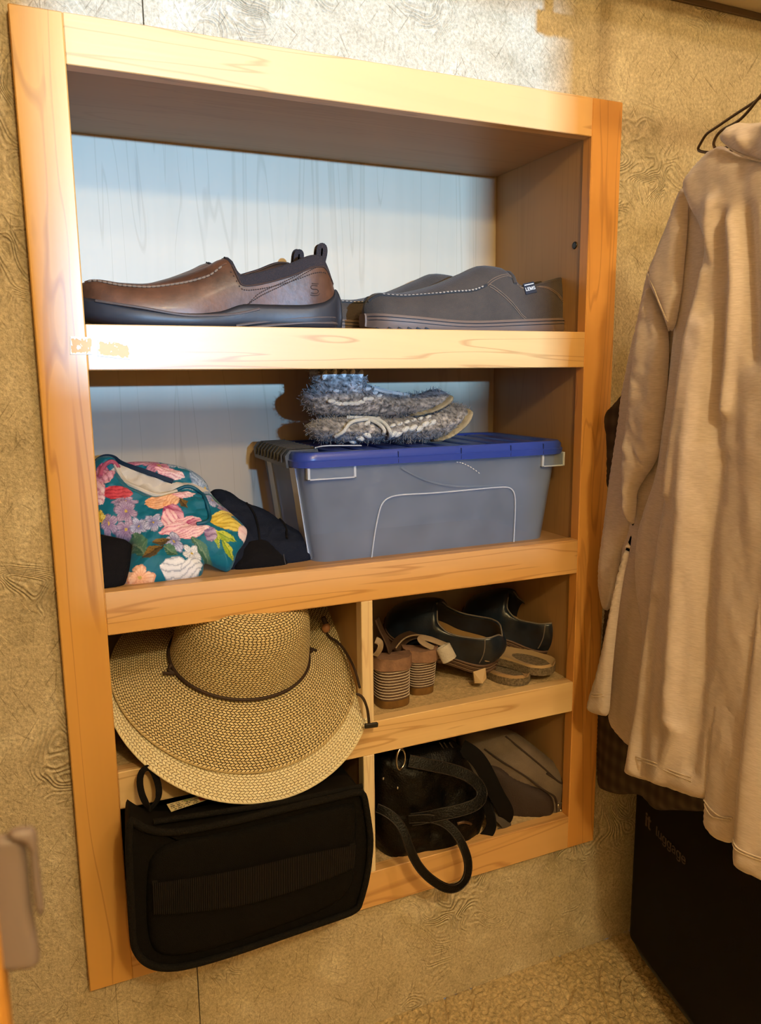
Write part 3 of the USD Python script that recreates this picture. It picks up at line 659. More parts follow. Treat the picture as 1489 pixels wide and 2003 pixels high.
def slipper(label, outline, y, sole, bulge, seed, rows, laces):
    pl = YP(y); c = pl.pts(outline).mean(0); loc = (c[0], y, min(pl.pts(outline)[:, 1]))
    t = thing('wool_slipper', label, 'slipper', loc, None, 'wool moccasin slippers')
    disp = lambda a, b: .012 * fb(a, b, 110, 130, seed, 3) + .0045 * fb(a, b, 420, 420, seed + 3, 2) * 2
    m, ab, n = pillow(pl, outline, bulge, bulge, .034, .0022, disp, bdisp=lambda a, b: -disp(a, b))
    part(t, 'knit_body', m, wool_m, col=wool_vcol(m, seed, None), loc=loc)
    fuzz(t, m, 1500, .005, fuzz_m, loc, seed)
    def front(u, v, lift=.001):
        q = pl.pix(u, v); i = np.argmin(((ab[:n] - q) ** 2).sum(1)); return np.array(m.vertices[i]) - (0, lift, 0)
    st = []
    for r_ in rows:
        for (u, v, ru, ang) in r_: 
            s_ = ru / 1250; ca, sa = math.cos(ang), math.sin(ang)
            st.append(ellipsoid(front(u, v, .0005), (s_, .004, s_ * .55), 2, [[ca, 0, -sa], [0, 1, 0], [sa, 0, ca]]))
    if st: part(t, 'white_stitches', cat_(st), yarn_w, loc=loc, kind='stuff')
    s_m, _, _ = pillow(YP(y - .006), sole, bulge * .9, .004, .010, .003); part(t, 'suede_sole', s_m, suede_m, smooth=True, loc=loc)
    lc = [tube(spline([front(u, v, l) for u, v, l in L], 40), .0026, 8) for L in laces]
    parts(t, 'lace', lc, cord_m, loc=loc)
    return t
row1 = [(628 + i * 9.5, 783 + 6 * math.sin(i * .5) - .0 * i, 7.2, .1 * math.sin(i)) for i in range(9)]
row2 = [(640, 764, 6, 0), (675, 762, 6, -.2), (702, 760, 7, .1)]; row3 = [(622 + i * 17, 733 - (i % 2) * 2, 8.5, 1.2) for i in range(5)]; row4 = [(716, 768, 7, .3), (726, 772, 6, .3)]
slipper('grey and white wool slipper lying on top of its mate',
        [(590, 778), (597, 764), (612, 756), (611, 742), (608, 724), (614, 712), (650, 708), (690, 712), (706, 732), (712, 750), (745, 765), (790, 773), (825, 770), (846, 760), (866, 763), (874, 775), (868, 790), (842, 806), (800, 812), (740, 816), (660, 816), (612, 812), (596, 797)],
        .112, [(790, 812), (838, 792), (858, 772), (868, 766), (876, 776), (868, 792), (842, 808), (806, 816)], .040, 11, [row1, row2, row3, row4],
        [[(718, 757, .006), (745, 752, .012), (775, 753, .014), (792, 762, .008), (786, 770, .004)], [(722, 762, .006), (750, 760, .010), (780, 764, .009), (791, 774, .003)], [(716, 760, .004), (735, 766, .008), (770, 768, .008), (788, 772, .003)]])
wr = [(748 + i * 13, 846 - i * 3.2 + 4 * math.sin(i * 2), 9, .5) for i in range(7)] + [(752 + i * 15, 832 - i * 3.5, 6, .4) for i in range(6)]
wr2 = [(700, 848, 9, -.5), (690, 856, 9, -.4), (682, 862, 7, -.3), (704, 826, 7, .6)]
slipper('grey and white wool slipper with tied white cord, lying on the blue lid',
        [(600, 838), (608, 824), (640, 815), (700, 816), (760, 819), (820, 814), (850, 800), (880, 788), (902, 790), (910, 805), (900, 830), (870, 852), (840, 862), (780, 861), (720, 864), (650, 866), (612, 860)],
        .100, [(838, 862), (868, 840), (888, 812), (902, 792), (912, 804), (902, 832), (872, 856), (846, 866)], .042, 23, [wr, wr2],
        [[(640, 851, .004), (652, 838, .006), (668, 826, .008), (700, 818, .010), (738, 816, .006)], [(672, 812, .010), (690, 806, .012), (712, 812, .010), (734, 816, .004)], [(700, 816, .009), (722, 826, .010), (728, 838, .007), (728, 844, .004)], [(706, 812, .010), (732, 824, .012), (738, 842, .008), (744, 855, .004)]])

# ================================================================== clothes in the second niche
def paint(pl, ab, base, items, seed=1):
    """A printed cloth: flat colours of flowers and leaves at the vertices. items: (kind, u, v, ru, rv, angle, colours, petals)."""
    ab = ab + np.stack([fb(ab[:, 0], ab[:, 1], 160, 160, seed, 2), fb(ab[:, 0], ab[:, 1], 160, 160, seed + 9, 2)], 1) * .0045
    c = np.tile(np.array(base, float), (len(ab), 1))
    for kind, u, v, ru, rv, ang, cols, n in items:
        o = pl.pix(u, v); J = np.stack([pl.pix(u + 1, v) - o, pl.pix(u, v + 1) - o], 1)
        q = (ab - o) @ np.linalg.inv(J).T; ca, sa = math.cos(ang), math.sin(ang)
        x, y = (q[:, 0] * ca + q[:, 1] * sa) / ru, (-q[:, 0] * sa + q[:, 1] * ca) / rv
        r, th = np.hypot(x, y), np.arctan2(y, x)
        c0, c1, c2 = (np.array(k, float) for k in cols)
        if kind == 'flower':
            pr = .50 + .50 * np.abs(np.cos(n / 2 * th)) ** .55; m = r < pr; k = np.clip(r / pr, 0, 1)[:, None]
            col = c0 * (1 - k) + c1 * k
            vein = (np.abs(np.sin(th * n * 2.0 + 2.2 * r)) > .86) & (r > .15); edge = (r > pr * .90) | (np.abs(np.cos(n / 2 * th)) < .16)
            col = np.where(vein[:, None], col * .55 + c2 * .45, col); col = np.where(edge[:, None], c2 * .6 + col * .4, col)
            col = np.where((r < .13)[:, None], (.55, .36, .05), col)
        elif kind == 'petal':                                # streaked single petals
            m = (np.abs(y) < np.clip(1 - x ** 2, 0, 1) ** .75) & (np.abs(x) < 1)
            s = np.sin(y * n * 2.6 + 1.1 * x + 1.6 * np.sin(3 * x) + seed); k = ((x + 1) / 2)[:, None]
            col = c0 * (1 - k) + c1 * k; col = np.where((s > .72)[:, None], c2 * .6 + col * .4, col); col = np.where((s < -.85)[:, None], col * .6 + c1 * .45, col)
            col = np.where((np.abs(y) > np.clip(1 - x ** 2, 0, 1) ** .75 * .9)[:, None], c2 * .5 + col * .5, col)
        else:                                                # leaf
            m = (np.abs(y) < (1 - np.abs(x)) ** .7 * (1 - .3 * x)) & (np.abs(x) < 1)
            col = np.where((y > 0)[:, None], c0, c1) * np.ones((len(ab), 1)); vein = (np.abs(y) < .09) | (np.abs(np.sin(x * 9 + np.abs(y) * 5)) < .12)
            col = np.where(vein[:, None], c2, col)
        c = np.where(m[:, None], col, c)
    return c
TEAL = (0.000, 0.130, 0.185)
cloth_m = vcol('printed_swim_cloth', 0.55, bump=(900, 0.15), sheen=0.1)
teal_m = plain('teal_cloth', (0.0, 0.085, 0.135), 0.55); navy_piping = plain('dark_teal_cloth', (0.003, 0.022, 0.055), 0.6)
cream_m = plain('cream_lining', (0.62, 0.54, 0.43), 0.7)
PEACH, PINK, MAG, CRIM = ((.80, .36, .14), (.88, .58, .36), (.62, .20, .08)), ((.80, .40, .42), (.86, .66, .60), (.50, .05, .15)), ((.42, .03, .14), (.75, .42, .46), (.25, .01, .07)), ((.55, .03, .05), (.62, .09, .10), (.28, .005, .02))
PURP, VIO, WHITE, GREEN = ((.22, .10, .22), (.50, .38, .46), (.09, .04, .12)), ((.16, .15, .36), (.60, .60, .68), (.07, .06, .16)), ((.72, .70, .66), (.80, .78, .72), (.20, .22, .26)), ((.03, .10, .05), (.07, .17, .09), (.16, .24, .13))
YEL, LIME, BROWN, BLUEG = ((.66, .42, .02), (.76, .60, .12), (.42, .23, .01)), ((.30, .38, .02), (.50, .52, .05), (.16, .25, .02)), ((.10, .06, .015), (.20, .11, .02), (.05, .03, .01)), ((.16, .25, .36), (.50, .56, .62), (.05, .08, .15))
fl = Plane((0.10, 0.042, -0.604), (1, 0, 0), (0, .72, .69))
items = [('petal', 229, 987, 30, 13, .15, CRIM, 5), ('petal', 204, 945, 24, 20, 1.2, MAG, 5), ('petal', 194, 975, 20, 12, 1.3, PINK, 3), ('petal', 194, 990, 14, 10, 1.0, PINK, 3),
         ('flower', 309, 932, 36, 17, .3, MAG, 6), ('petal', 268, 917, 24, 9, .2, MAG, 5), ('petal', 330, 943, 30, 8, .2, PINK, 5), ('flower', 345, 924, 30, 11, .2, BLUEG, 6), ('petal', 372, 930, 26, 9, .45, BLUEG, 5), ('petal', 386, 952, 22, 11, .7, BLUEG, 5), ('flower', 400, 965, 20, 12, .7, BLUEG, 6),
         ('flower', 412, 996, 20, 13, .3, VIO, 5), ('flower', 437, 1010, 17, 10, .3, PURP, 5), ('leaf', 425, 992, 16, 7, .5, GREEN, 0),
         ('petal', 316, 1001, 34, 10, -.12, PEACH, 5), ('petal', 312, 1012, 30, 9, .10, PEACH, 5), ('petal', 334, 1005, 22, 11, -.7, PEACH, 5), ('petal', 356, 990, 26, 7, -.1, PINK, 4), ('leaf', 356, 1008, 13, 8, 1.0, BROWN, 0),
         ('flower', 243, 1004, 27, 9, 0, PURP, 6), ('flower', 245, 1021, 24, 20, .2, PURP, 6), ('flower', 214, 1039, 19, 17, .6, PURP, 5), ('flower', 246, 1049, 22, 14, .1, PURP, 5), ('flower', 270, 1046, 18, 16, .5, VIO, 5), ('flower', 299, 1044, 20, 16, .2, VIO, 5), ('leaf', 197, 1024, 13, 8, 1.4, YEL, 0),
         ('petal', 336, 1032, 24, 19, .6, MAG, 4), ('petal', 330, 1040, 20, 16, 1.2, PINK, 4), ('petal', 362, 1042, 26, 9, -.2, PINK, 4), ('petal', 350, 1056, 42, 12, -.18, PINK, 4), ('petal', 372, 1063, 36, 11, -.25, PINK, 6), ('petal', 376, 1042, 14, 7, -.2, MAG, 3),
         ('leaf', 436, 1023, 32, 9, -.35, YEL, 0), ('petal', 440, 1042, 38, 13, .10, YEL, 4), ('petal', 425, 1034, 28, 8, -.3, YEL, 3), ('leaf', 438, 1068, 22, 9, .2, LIME, 0), ('leaf', 420, 1073, 18, 7, 1.2, LIME, 0), ('leaf', 444, 1090, 18, 9, .9, LIME, 0),
         ('petal', 408, 1067, 12, 13, .2, PURP, 3), ('flower', 338, 1082, 22, 17, .8, VIO, 3), ('leaf', 272, 1082, 30, 17, 1.2, GREEN, 0), ('leaf', 262, 1074, 18, 12, .9, GREEN, 0), ('leaf', 297, 1098, 24, 12, -.5, BROWN, 0), ('leaf', 315, 1079, 18, 7, 0, BROWN, 0), ('leaf', 331, 1098, 17, 11, .6, GREEN, 0), ('leaf', 394, 1091, 30, 9, .7, GREEN, 0),
         ('flower', 372, 1099, 20, 16, .2, WHITE, 5), ('petal', 345, 1128, 34, 18, .1, WHITE, 5), ('petal', 372, 1122, 26, 14, -.5, WHITE, 4), ('flower', 272, 1140, 32, 20, 0, PEACH, 4), ('leaf', 248, 1134, 14, 6, 1.2, PEACH, 0), ('petal', 478, 1052, 14, 18, 1.0, ((.80, .50, .45), (.80, .66, .56), (.7, .4, .38)), 2)]
outline = [(176, 905), (205, 897), (224, 900), (236, 912), (262, 908), (300, 908), (350, 916), (385, 930), (405, 948), (412, 968), (426, 985), (452, 1008), (476, 1030), (488, 1046), (478, 1066), (462, 1090), (450, 1121), (425, 1112), (398, 1098), (398, 1122), (385, 1134), (330, 1142), (243, 1151), (246, 1125), (254, 1090), (260, 1060), (225, 1054), (180, 1046)]
lin_poly = Polygon(fl.pts([(214, 930), (236, 918), (265, 934), (300, 949), (336, 960), (372, 955), (408, 968), (394, 975), (364, 970), (338, 974), (312, 984), (282, 980), (256, 968), (240, 950), (230, 936)]))
def fdisp(a, b):
    h = .016 * fb(a, b, 26, 30, 31, 2) + .006 * np.abs(fb(a, b, 60, 75, 37, 2)) * 2
    d = shapely.distance(lin_poly, shapely.points(np.stack([a, b], 1)))
    u0 = fl.pix(390, 1000)
    return h - .012 * np.clip(1 - d / .012, 0, 1) + .004 * np.sin((a * .6 + b) * 160) * np.clip(1 - d / .004, 0, 1)
c0 = fl.world(*fl.pix(320, 1040)); floc = (c0[0], c0[1], Z3)
t = thing('swim_top', 'teal swim top with bright flower print, crumpled at the left of the bin', 'clothing', floc)
m, ab, n = pillow(fl, outline, .026, .012, .05, .0011, fdisp)
col = paint(fl, ab, TEAL, items)
inl = shapely.contains(lin_poly, shapely.points(ab)); col[inl] = np.array((.60, .53, .43)) * (.9 + .2 * meshkit.noise(np.column_stack([ab[inl] * 90, np.zeros(inl.sum())]), 3))[:, None]
part(t, 'cloth', m, cloth_m, col=col, loc=floc)
def onto(mm, ab, n, pl, pts, lift, k=40):
    out = []
    for u, v in pts:
        q = pl.pix(u, v); i = np.argmin(((ab[:n] - q) ** 2).sum(1)); out.append(np.array(mm.vertices[i]) + pl.N * lift)
    return spline(out, k)
for pts, r, mt in (([(182, 908), (203, 899), (222, 903), (234, 914), (262, 931), (300, 947), (336, 958)], .0032, navy_piping), ([(226, 922), (236, 942), (250, 962), (275, 977), (305, 984), (345, 973)], .003, cream_m),
                   ([(284, 982), (325, 976), (365, 968), (388, 976), (398, 1000), (406, 1022), (402, 1044), (380, 1050)], .0024, teal_m), ([(196, 950), (206, 925), (220, 918), (232, 928)], .003, plain('rose_cloth', (.45, .09, .15), .6))):
    part(t, 'edge_binding', tube(onto(m, ab, n, fl, pts, .0012), r, 8), mt, loc=floc)

def garment(name, label, cat, pl, outline, front, back, R, res, amp, seed, mat_, fine=.002, base=None):
    mm = pillow(pl, outline, front, back, R, res, lambda a, b: amp * fb(a, b, 28, 34, seed, 3) * 2 + fine * fb(a, b, 110, 140, seed + 5, 2) * 2)
    c = mm[0].vertices.mean(0); loc = (c[0], c[1], mm[0].vertices[:, 2].min() if base is None else base)
    t = thing(name, label, cat, loc); part(t, 'cloth', mm[0], mat_, smooth=True, loc=loc)
    return t, mm, loc
navy_m = plain('navy_cloth', (0.0045, 0.0075, 0.017), 0.8, bump=(900, 0.4), spec=0.25)
black_cloth = plain('black_cloth', (0.0045, 0.0036, 0.004), 0.9, bump=(900, 0.4), spec=0.2)
np_ = Plane((0.10, 0.07, -0.604), (1, 0, 0), (0, .62, .78))
t, mm, loc = garment('folded_garment', 'dark navy garment heaped between the swim top and the bin', 'clothing', np_, [(405, 966), (420, 957), (450, 964), (475, 985), (520, 999), (550, 1022), (590, 1045), (608, 1064), (618, 1090), (600, 1112), (470, 1130), (430, 1130)], .022, .012, .035, .003, .010, 41, navy_m)
parts(t, 'seam', [tube(onto(*mm, np_, p, .0008), .0016, 6) for p in ([(480, 992), (492, 1020), (500, 1050), (502, 1080)], [(545, 1020), (552, 1040), (556, 1070)])], black_cloth, loc=loc)
bp_ = Plane((0.10, 0.062, -0.604), (1, 0, 0), (0, .45, .89))
t, mm, loc = garment('folded_garment', 'black garment with an overlocked seam in front of the navy heap', 'clothing', bp_, [(446, 1122), (458, 1092), (476, 1062), (500, 1050), (535, 1062), (556, 1078), (566, 1105), (560, 1122), (500, 1132)], .020, .010, .03, .003, .008, 47, black_cloth)
part(t, 'overlock_stitches', stitches(onto(*mm, bp_, [(536, 1064), (548, 1078), (552, 1094), (556, 1114)], .0012, 26), .002, .0009), plain('grey_thread', (.05, .045, .045), .8), kind='stuff', loc=loc)
garment('folded_garment', 'black garment lying under the left edge of the swim top', 'clothing', Plane((0.10, 0.035, -0.604), (1, 0, 0), (0, .5, .86)), [(170, 1040), (220, 1050), (258, 1058), (256, 1100), (246, 1150), (200, 1158), (172, 1160)], .014, .012, .03, .003, .008, 53, black_cloth)

# ================================================================== straw hats
def straw(name, c1, c2, gap, mort):
    n = {'uv': ('uvmap', {'attribute': 'st'}), 'b': ('brick_texture', {'color1': c1, 'color2': c2, 'mortar': gap, 'scale': 1.0, 'mortar_size': mort, 'mortar_smooth': 0.5, 'brick_width': 1.0, 'row_height': 1.0, 'bias': -0.1}),
         'i': ('invert', {}), 'bp': ('bump', {'strength': 0.9, 'distance': 0.0016}), 'p': ('principled_bsdf', {'roughness': 0.75, 'specular_ior_level': 0.25})}
    return usdkit.material(stage, f'{LK}/{name}', n, [('uv.UV', 'b.vector'), ('b.color', 'p.base_color'), ('b.fac', 'i.color'), ('i.color', 'bp.height'), ('bp.normal', 'p.normal')], surface='p.BSDF')
straw_m = straw('tweed_straw', (0.86, 0.73, 0.45), (0.70, 0.56, 0.31), (0.085, 0.055, 0.022), 0.155)
straw_c = straw('cream_straw', (0.90, 0.83, 0.62), (0.84, 0.74, 0.51), (0.28, 0.20, 0.10), 0.10)
cord_br = plain('brown_suede_cord', (0.035, 0.017, 0.011), 0.7); bead_m = plain('wooden_bead', (0.38, 0.17, 0.08), 0.4)
def rot3(rx, ry, rz):
    from scipy.spatial.transform import Rotation
    return Rotation.from_euler('xyz', (rx, ry, rz), degrees=True).as_matrix()
class Hat:
    def __init__(s, crown_h, r0, r1, droop, oval=1.08, curl=0.0, slim=1.0):
        s.c = PchipInterpolator([0, .3, .5, .66, .78, .9, 1.0], np.array([(.002, 1), (.045, .985), (.064, .90), (.0745, .70), (.080, .42), (.084, .16), (r0 / slim, 0)])[:, 0] * slim)
        s.cz = PchipInterpolator([0, .3, .5, .66, .78, .9, 1.0], np.array([1, .985, .90, .70, .42, .16, 0]) * crown_h)
        s.r0, s.r1, s.droop, s.oval, s.curl = r0, r1, droop, oval, curl
    def pt(s, t, th):
        """t in 0..1 crown, 1..2 brim."""
        t, th = np.broadcast_arrays(np.asarray(t, float), np.asarray(th, float))
        tc, tb = np.clip(t, 0, 1), np.clip(t - 1, 0, 1)
        r = s.c(tc) + (s.r1 - s.r0) * tb
        z = s.cz(tc) - tb ** 1.25 * s.droop(th) + tb ** 2.5 * s.curl
        o = 1 + (s.oval - 1) * (1 - .55 * tb)
        return np.stack([r * np.cos(th) * o, r * np.sin(th) / (1 + (s.oval - 1) * .4), z], -1)
    def mesh(s, row=.0032, cell=.0052, t0=0.0, t1=2.0, nth=150, ridge=.00025):
        ts = np.linspace(t0, t1, 400); L = np.concatenate([[0], np.cumsum(np.linalg.norm(np.diff(s.pt(ts, np.full(400, -1.57)), axis=0), axis=1))])
        n = int(L[-1] / row); tr = np.interp(np.linspace(0, L[-1], n + 1), L, ts)
        th = np.linspace(0, 2 * PI, nth + 1); V, F, UV, o = [], [], [], 0
        for i in range(n):
            tt = np.linspace(tr[i], tr[i + 1], 3); p = s.pt(tt[:, None], th[None])
            e = s.pt(tt[:, None] + .01, th[None]) - p; g = np.cross(np.roll(p, -1, 1) - np.roll(p, 1, 1), e); g /= np.linalg.norm(g, axis=-1, keepdims=True) + 1e-12
            p[1] += np.where(g[1][:, 2:3] < 0, -g[1], g[1]) * ridge
            rad = np.linalg.norm(s.pt(tr[i], 0.) * (1, 1, 0)); N = max(6, round(2 * PI * max(rad, .008) / cell))
            gm = grid_mesh(p); V.append(gm.vertices); F.append(gm.faces + o); o += len(gm.vertices)
            UV.append(np.stack(np.broadcast_arrays((th / (2 * PI) * N)[None] + (.55 if i % 2 else -.55) * np.array([-.5, 0, .5])[:, None], (i + np.array([.02, .5, .98]))[:, None]), -1).reshape(-1, 2))
        V, F, UV = np.vstack(V), np.vstack(F), np.vstack(UV)
        m = trimesh.Trimesh(V, F, process=False); nz = m.face_normals[:, 2].sum()
        if nz < 0: m.invert(); 
        inner = V - np.array(m.vertex_normals) * .0016
        return trimesh.Trimesh(np.vstack([V, inner]), np.vstack([m.faces, m.faces[:, ::-1] + len(V)]), process=False), np.vstack([UV, UV])
edge_a, edge_b = plain('straw_edge', (.52, .40, .20), .8, bump=(500, .8)), plain('cream_straw_edge', (.80, .70, .48), .8, bump=(500, .8))
def hat(label, H, R, loc, mat_, brim_mat, cord):
    edge = edge_a if cord else edge_b
    t = thing('sun_hat', label, 'hat', loc)
    for nm, a, b, k in (('crown', 0.0, 1.0, mat_), ('brim', 1.0, 2.0, brim_mat)):
        m, uv = H.mesh(t0=a, t1=b); m.vertices = m.vertices @ R.T; part(t, nm, m, k, smooth=True, uv=uv)
    th = np.linspace(0, 2 * PI, 120, endpoint=False)
    part(t, 'brim_edge', tube((H.pt(2.0, th) - (0, 0, .001)) @ R.T, .0013, 8, closed=True), edge)
    if cord:
        part(t, 'hat_cord', tube((H.pt(.985, th) * (1.012, 1.012, 1) + (0, 0, .003)) @ R.T, .0021, 8, closed=True), cord_br)
        for a in (-.03, PI + .25):
            p = H.pt(1.0, a) * 1.03 + (0, 0, .005); d = np.array((math.cos(a), math.sin(a), 0)); q = np.array((-d[1], d[0], 0))
            part(t, 'cord_knot', tube(spline([(p - q * .006 + (0, 0, .002)) @ R.T, (p + d * .004) @ R.T, (p + q * .006 - (0, 0, .001)) @ R.T, (p + d * .012 - (0, 0, .002)) @ R.T], 20), .0022, 6), cord_br)
    return t
sagf = lambda k0, kf, kr: (lambda th: k0 + kf * np.clip(-np.sin(th), 0, 1) ** 2 - kr * np.clip(np.cos(th - .5), 0, 1) ** 3)
R1 = rot3(25, 5, 0); HC = P(470, 1283, y=0.075)
H1 = Hat(.104, .0855, .158, sagf(.020, .026, .034)) 
ht = hat('tweed straw sun hat with thin brown cord round its crown', H1, R1, HC, straw_m, straw_m, True)
R2 = rot3(29, 5, 0); HC2 = HC + np.array((.003, -.014, -.021))
H2 = Hat(.050, .060, .169, sagf(.014, .028, .026), slim=.68)
hat('cream straw sun hat under the tweed hat, only its brim showing', H2, R2, HC2, straw_c, straw_c, False)
def hp(t_, th, dz=.003): return H1.pt(t_, th) @ R1.T + R1[:, 2] * dz
def qb(u, v, y): return P(u, v, y=y) - HC
chin = spline([qb(638, 1234, .098), qb(643, 1244, .090), qb(660, 1256, .072), qb(679, 1280, .046), qb(694, 1310, .018), qb(704, 1345, -.012)], 50)
part(ht, 'chin_cord', tube(chin, .0018, 6), cord_br)
bd = trimesh.creation.icosphere(2, .0062); bd.vertices *= (1, 1, 1.2); bd.apply_translation(qb(638, 1228, .098)); part(ht, 'bead', bd, bead_m, smooth=True, label='small round wooden bead on the chin cord')
part(ht, 'tassel', tube(spline([qb(638, 1222, .098), qb(635, 1214, .099), qb(632, 1207, .100)], 12), .0034, 6), cord_br)
dg = np.array([P(697, 1357, y=-.022), P(707, 1362, y=-.024), P(716, 1378, y=-.024), P(720, 1395, y=-.022), P(722, 1414, y=-.020)]) - HC
part(ht, 'dangling_cord', tube(spline(dg, 30), .0019, 6), cord_br)
tgp = P(725, 1419, y=-.020) - HC; tgm = cbox((-.0095, -.0022, -.0032), (.0095, .0022, .0032), .001); tgm.apply_transform(trimesh.transformations.rotation_matrix(math.radians(4), (0, 1, 0))); tgm.apply_translation(tgp + (.001, 0, 0))
part(ht, 'toggle', cat_([tgm]), black_m, label='flat black cord stopper')

# ================================================================== black soft bag, lower left niche
bagc = plain('black_nylon', (0.0042, 0.0034, 0.003), 0.85, bump=(1100, 0.6), spec=0.15)
bagp = plain('black_piping', (0.006, 0.005, 0.0045), 0.8, bump=(700, 0.8), spec=0.2)
out = [(254, 1603), (264, 1611), (290, 1626), (340, 1632), (450, 1611), (560, 1584), (650, 1563), (704, 1549), (714, 1556), (722, 1605), (727, 1650), (721, 1710), (707, 1765), (699, 1783), (655, 1799), (560, 1831), (450, 1869), (365, 1893), (322, 1897), (290, 1889), (268, 1868), (260, 1840), (256, 1750), (252, 1660)]
Yb = YP(-.085); oo = resample(Yb.pts(out), .004); N_ = len(oo)
lo, hi = oo.min(0), oo.max(0); bx = np.column_stack([.0535 + (oo[:, 0] - lo[0]) / (hi[0] - lo[0]) * (.3605 - .0535), -1.0445 + (oo[:, 1] - lo[1]) / (hi[1] - lo[1]) * (1.0445 - .8755)])
cen = oo.mean(0); ring = lambda q, y: np.column_stack([q[:, 0], np.full(N_, y), q[:, 1]])
sc_ = lambda q, k: cen + (q - cen) * k
bloc = (.207, .05, Z7)
t = thing('soft_bag', 'black soft-sided bag with ribbed webbing band, filling the bottom left niche', 'bag', bloc)
part(t, 'bag_body', loft([ring(oo, -.080), ring(oo, -.060), ring(sc_(oo, .995), -.035), ring(bx, -.006), ring(bx, .10), ring(sc_(bx, .97), .2)]), bagc, smooth=40, loc=bloc)
pa = np.array([(297, 1650), (450, 1628), (600, 1590), (690, 1568), (697, 1580), (695, 1660), (690, 1755), (560, 1808), (450, 1846), (370, 1868), (310, 1870), (290, 1840), (285, 1740)])
pm, pab, pn = pillow(YP(-.081), [tuple(q) for q in pa], .006, .002, .02, .004, lambda a, b: .003 * fb(a, b, 30, 30, 61, 2))
part(t, 'front_panel', pm, bagc, smooth=True, loc=bloc)
parts(t, 'piping', [tube(ring(oo, -.083), .0042, 8, closed=True), tube(spline([P(u, v, y=-.070) for u, v in [(300, 1608), (420, 1590), (540, 1572), (640, 1552), (708, 1538)]], 30), .0035, 8)], bagp, smooth=True, loc=bloc)
gs_, gt = np.meshgrid(np.linspace(0, 1, 560), np.linspace(0, 1, 9), indexing='ij')
kt = PchipInterpolator([0, .4, .76, 1], [(297, 1722), (450, 1697), (600, 1664), (694, 1648)]); kb = PchipInterpolator([0, .4, .76, 1], [(299, 1783), (450, 1767), (600, 1727), (690, 1693)])
A_, B_ = Yb.pts(kt(gs_[:, 0])), Yb.pts(kb(gs_[:, 0])); q = A_[:, None] * (1 - gt[..., None]) + B_[:, None] * gt[..., None]
yy = -.0905 - .0009 * np.sin(gs_ * 2 * PI * 92) - .002 * np.sin(gs_ * PI)
wb = grid_mesh(np.stack([q[..., 0], yy, q[..., 1]], -1)); bk = grid_mesh(np.stack([q[..., 0], yy * 0 - .086, q[..., 1]], -1))
if wb.face_normals[:, 1].mean() > 0: wb.invert()
else: bk.invert()
part(t, 'webbing_band', cat_([wb, bk]), plain('black_webbing', (0.011, 0.009, 0.008), 0.8, spec=0.2), smooth=True, loc=bloc, label='ribbed black webbing across the front')
lpp = spline([P(*a, y=b_) for a, b_ in (((294, 1582), -.05), ((281, 1562), -.03), ((274, 1535), -.022), ((279, 1508), -.020), ((292, 1502), -.018), ((304, 1518), -.020), ((311, 1545), -.024), ((308, 1564), -.034), ((296, 1580), -.05))], 44)
part(t, 'hanging_loop', sweep(lpp, flat(.0075, .003), up=(0, -1, 0)), black_cloth, loc=bloc)
card = [P(326, 1573, y=-.030), P(402, 1553, y=-.030), P(409, 1563, y=-.045), P(335, 1588, y=-.045)]
s_, t_ = np.meshgrid(np.linspace(0, 1, 90), np.linspace(0, 1, 26), indexing='ij')
V = card[0] * ((1-s_)*(1-t_))[..., None] + card[1] * (s_*(1-t_))[..., None] + card[2] * (s_*t_)[..., None] + card[3] * ((1-s_)*t_)[..., None]
ink = ((np.floor(t_ * 9) % 2 == 1) & (meshkit.noise(np.stack([s_ * 34, np.floor(t_ * 9) * 7.0, 0 * s_], -1), 5) > .42) & (s_ > .05) & (s_ < .72) & (t_ > .15))
cc = np.where(ink[..., None], (.10, .09, .07), (.62, .52, .30)); cc = np.where(((s_ > .78) & (t_ > .2) & (t_ < .9))[..., None], (.50, .12, .07), cc); cc = np.where(((s_ > .42) & (s_ < .6) & (t_ < .25))[..., None], (.30, .34, .12), cc)
cm = grid_mesh(V); 
if cm.face_normals[:, 1].mean() > 0: cm.invert()
cb = cm.copy(); cb.vertices = cb.vertices + (0, .0006, -.0006); cb.invert()
part(t, 'care_label', cat_([cm, cb]), vcol('printed_label', .6), col=np.vstack([cc.reshape(-1, 3)] * 2), loc=bloc, label='small cream printed label on top of the bag')

# ================================================================== shoes in the right middle niche
def heel_colors(m, ringz, z0, z1):
    return None
stack_l = plain('stacked_heel_light', (0.58, 0.48, 0.40), 0.6, bump=(300, 0.3)); stack_d = plain('stacked_heel_dark', (0.095, 0.055, 0.038), 0.6, bump=(300, 0.3))
heel_tip_m = plain('amber_heel_tip', (0.17, 0.085, 0.022), 0.5, var=(60, .3)); suede_br = plain('brown_suede', (0.25, 0.14, 0.095), 0.8, var=(60, 0.3), bump=(400, 0.3))
strap_dk = plain('dark_brown_strap', (0.055, 0.030, 0.020), 0.55); silver_m = plain('pale_metallic_leather', (0.48, 0.44, 0.40), 0.45, bump=(400, 0.6)); strap_edge = plain('tan_strap_edge', (0.30, 0.22, 0.15), 0.6)
def sect(cx, cy, z, rx, ry, n=28, ang=0.0):
    a = np.arange(n) * 2 * PI / n; x = np.sign(np.cos(a)) * np.abs(np.cos(a)) ** .8 * rx; y = np.sign(np.sin(a)) * np.abs(np.sin(a)) ** .8 * ry
    return np.column_stack([cx + x * math.cos(ang) - y * math.sin(ang), cy + x * math.sin(ang) + y * math.cos(ang), np.full(n, z)])
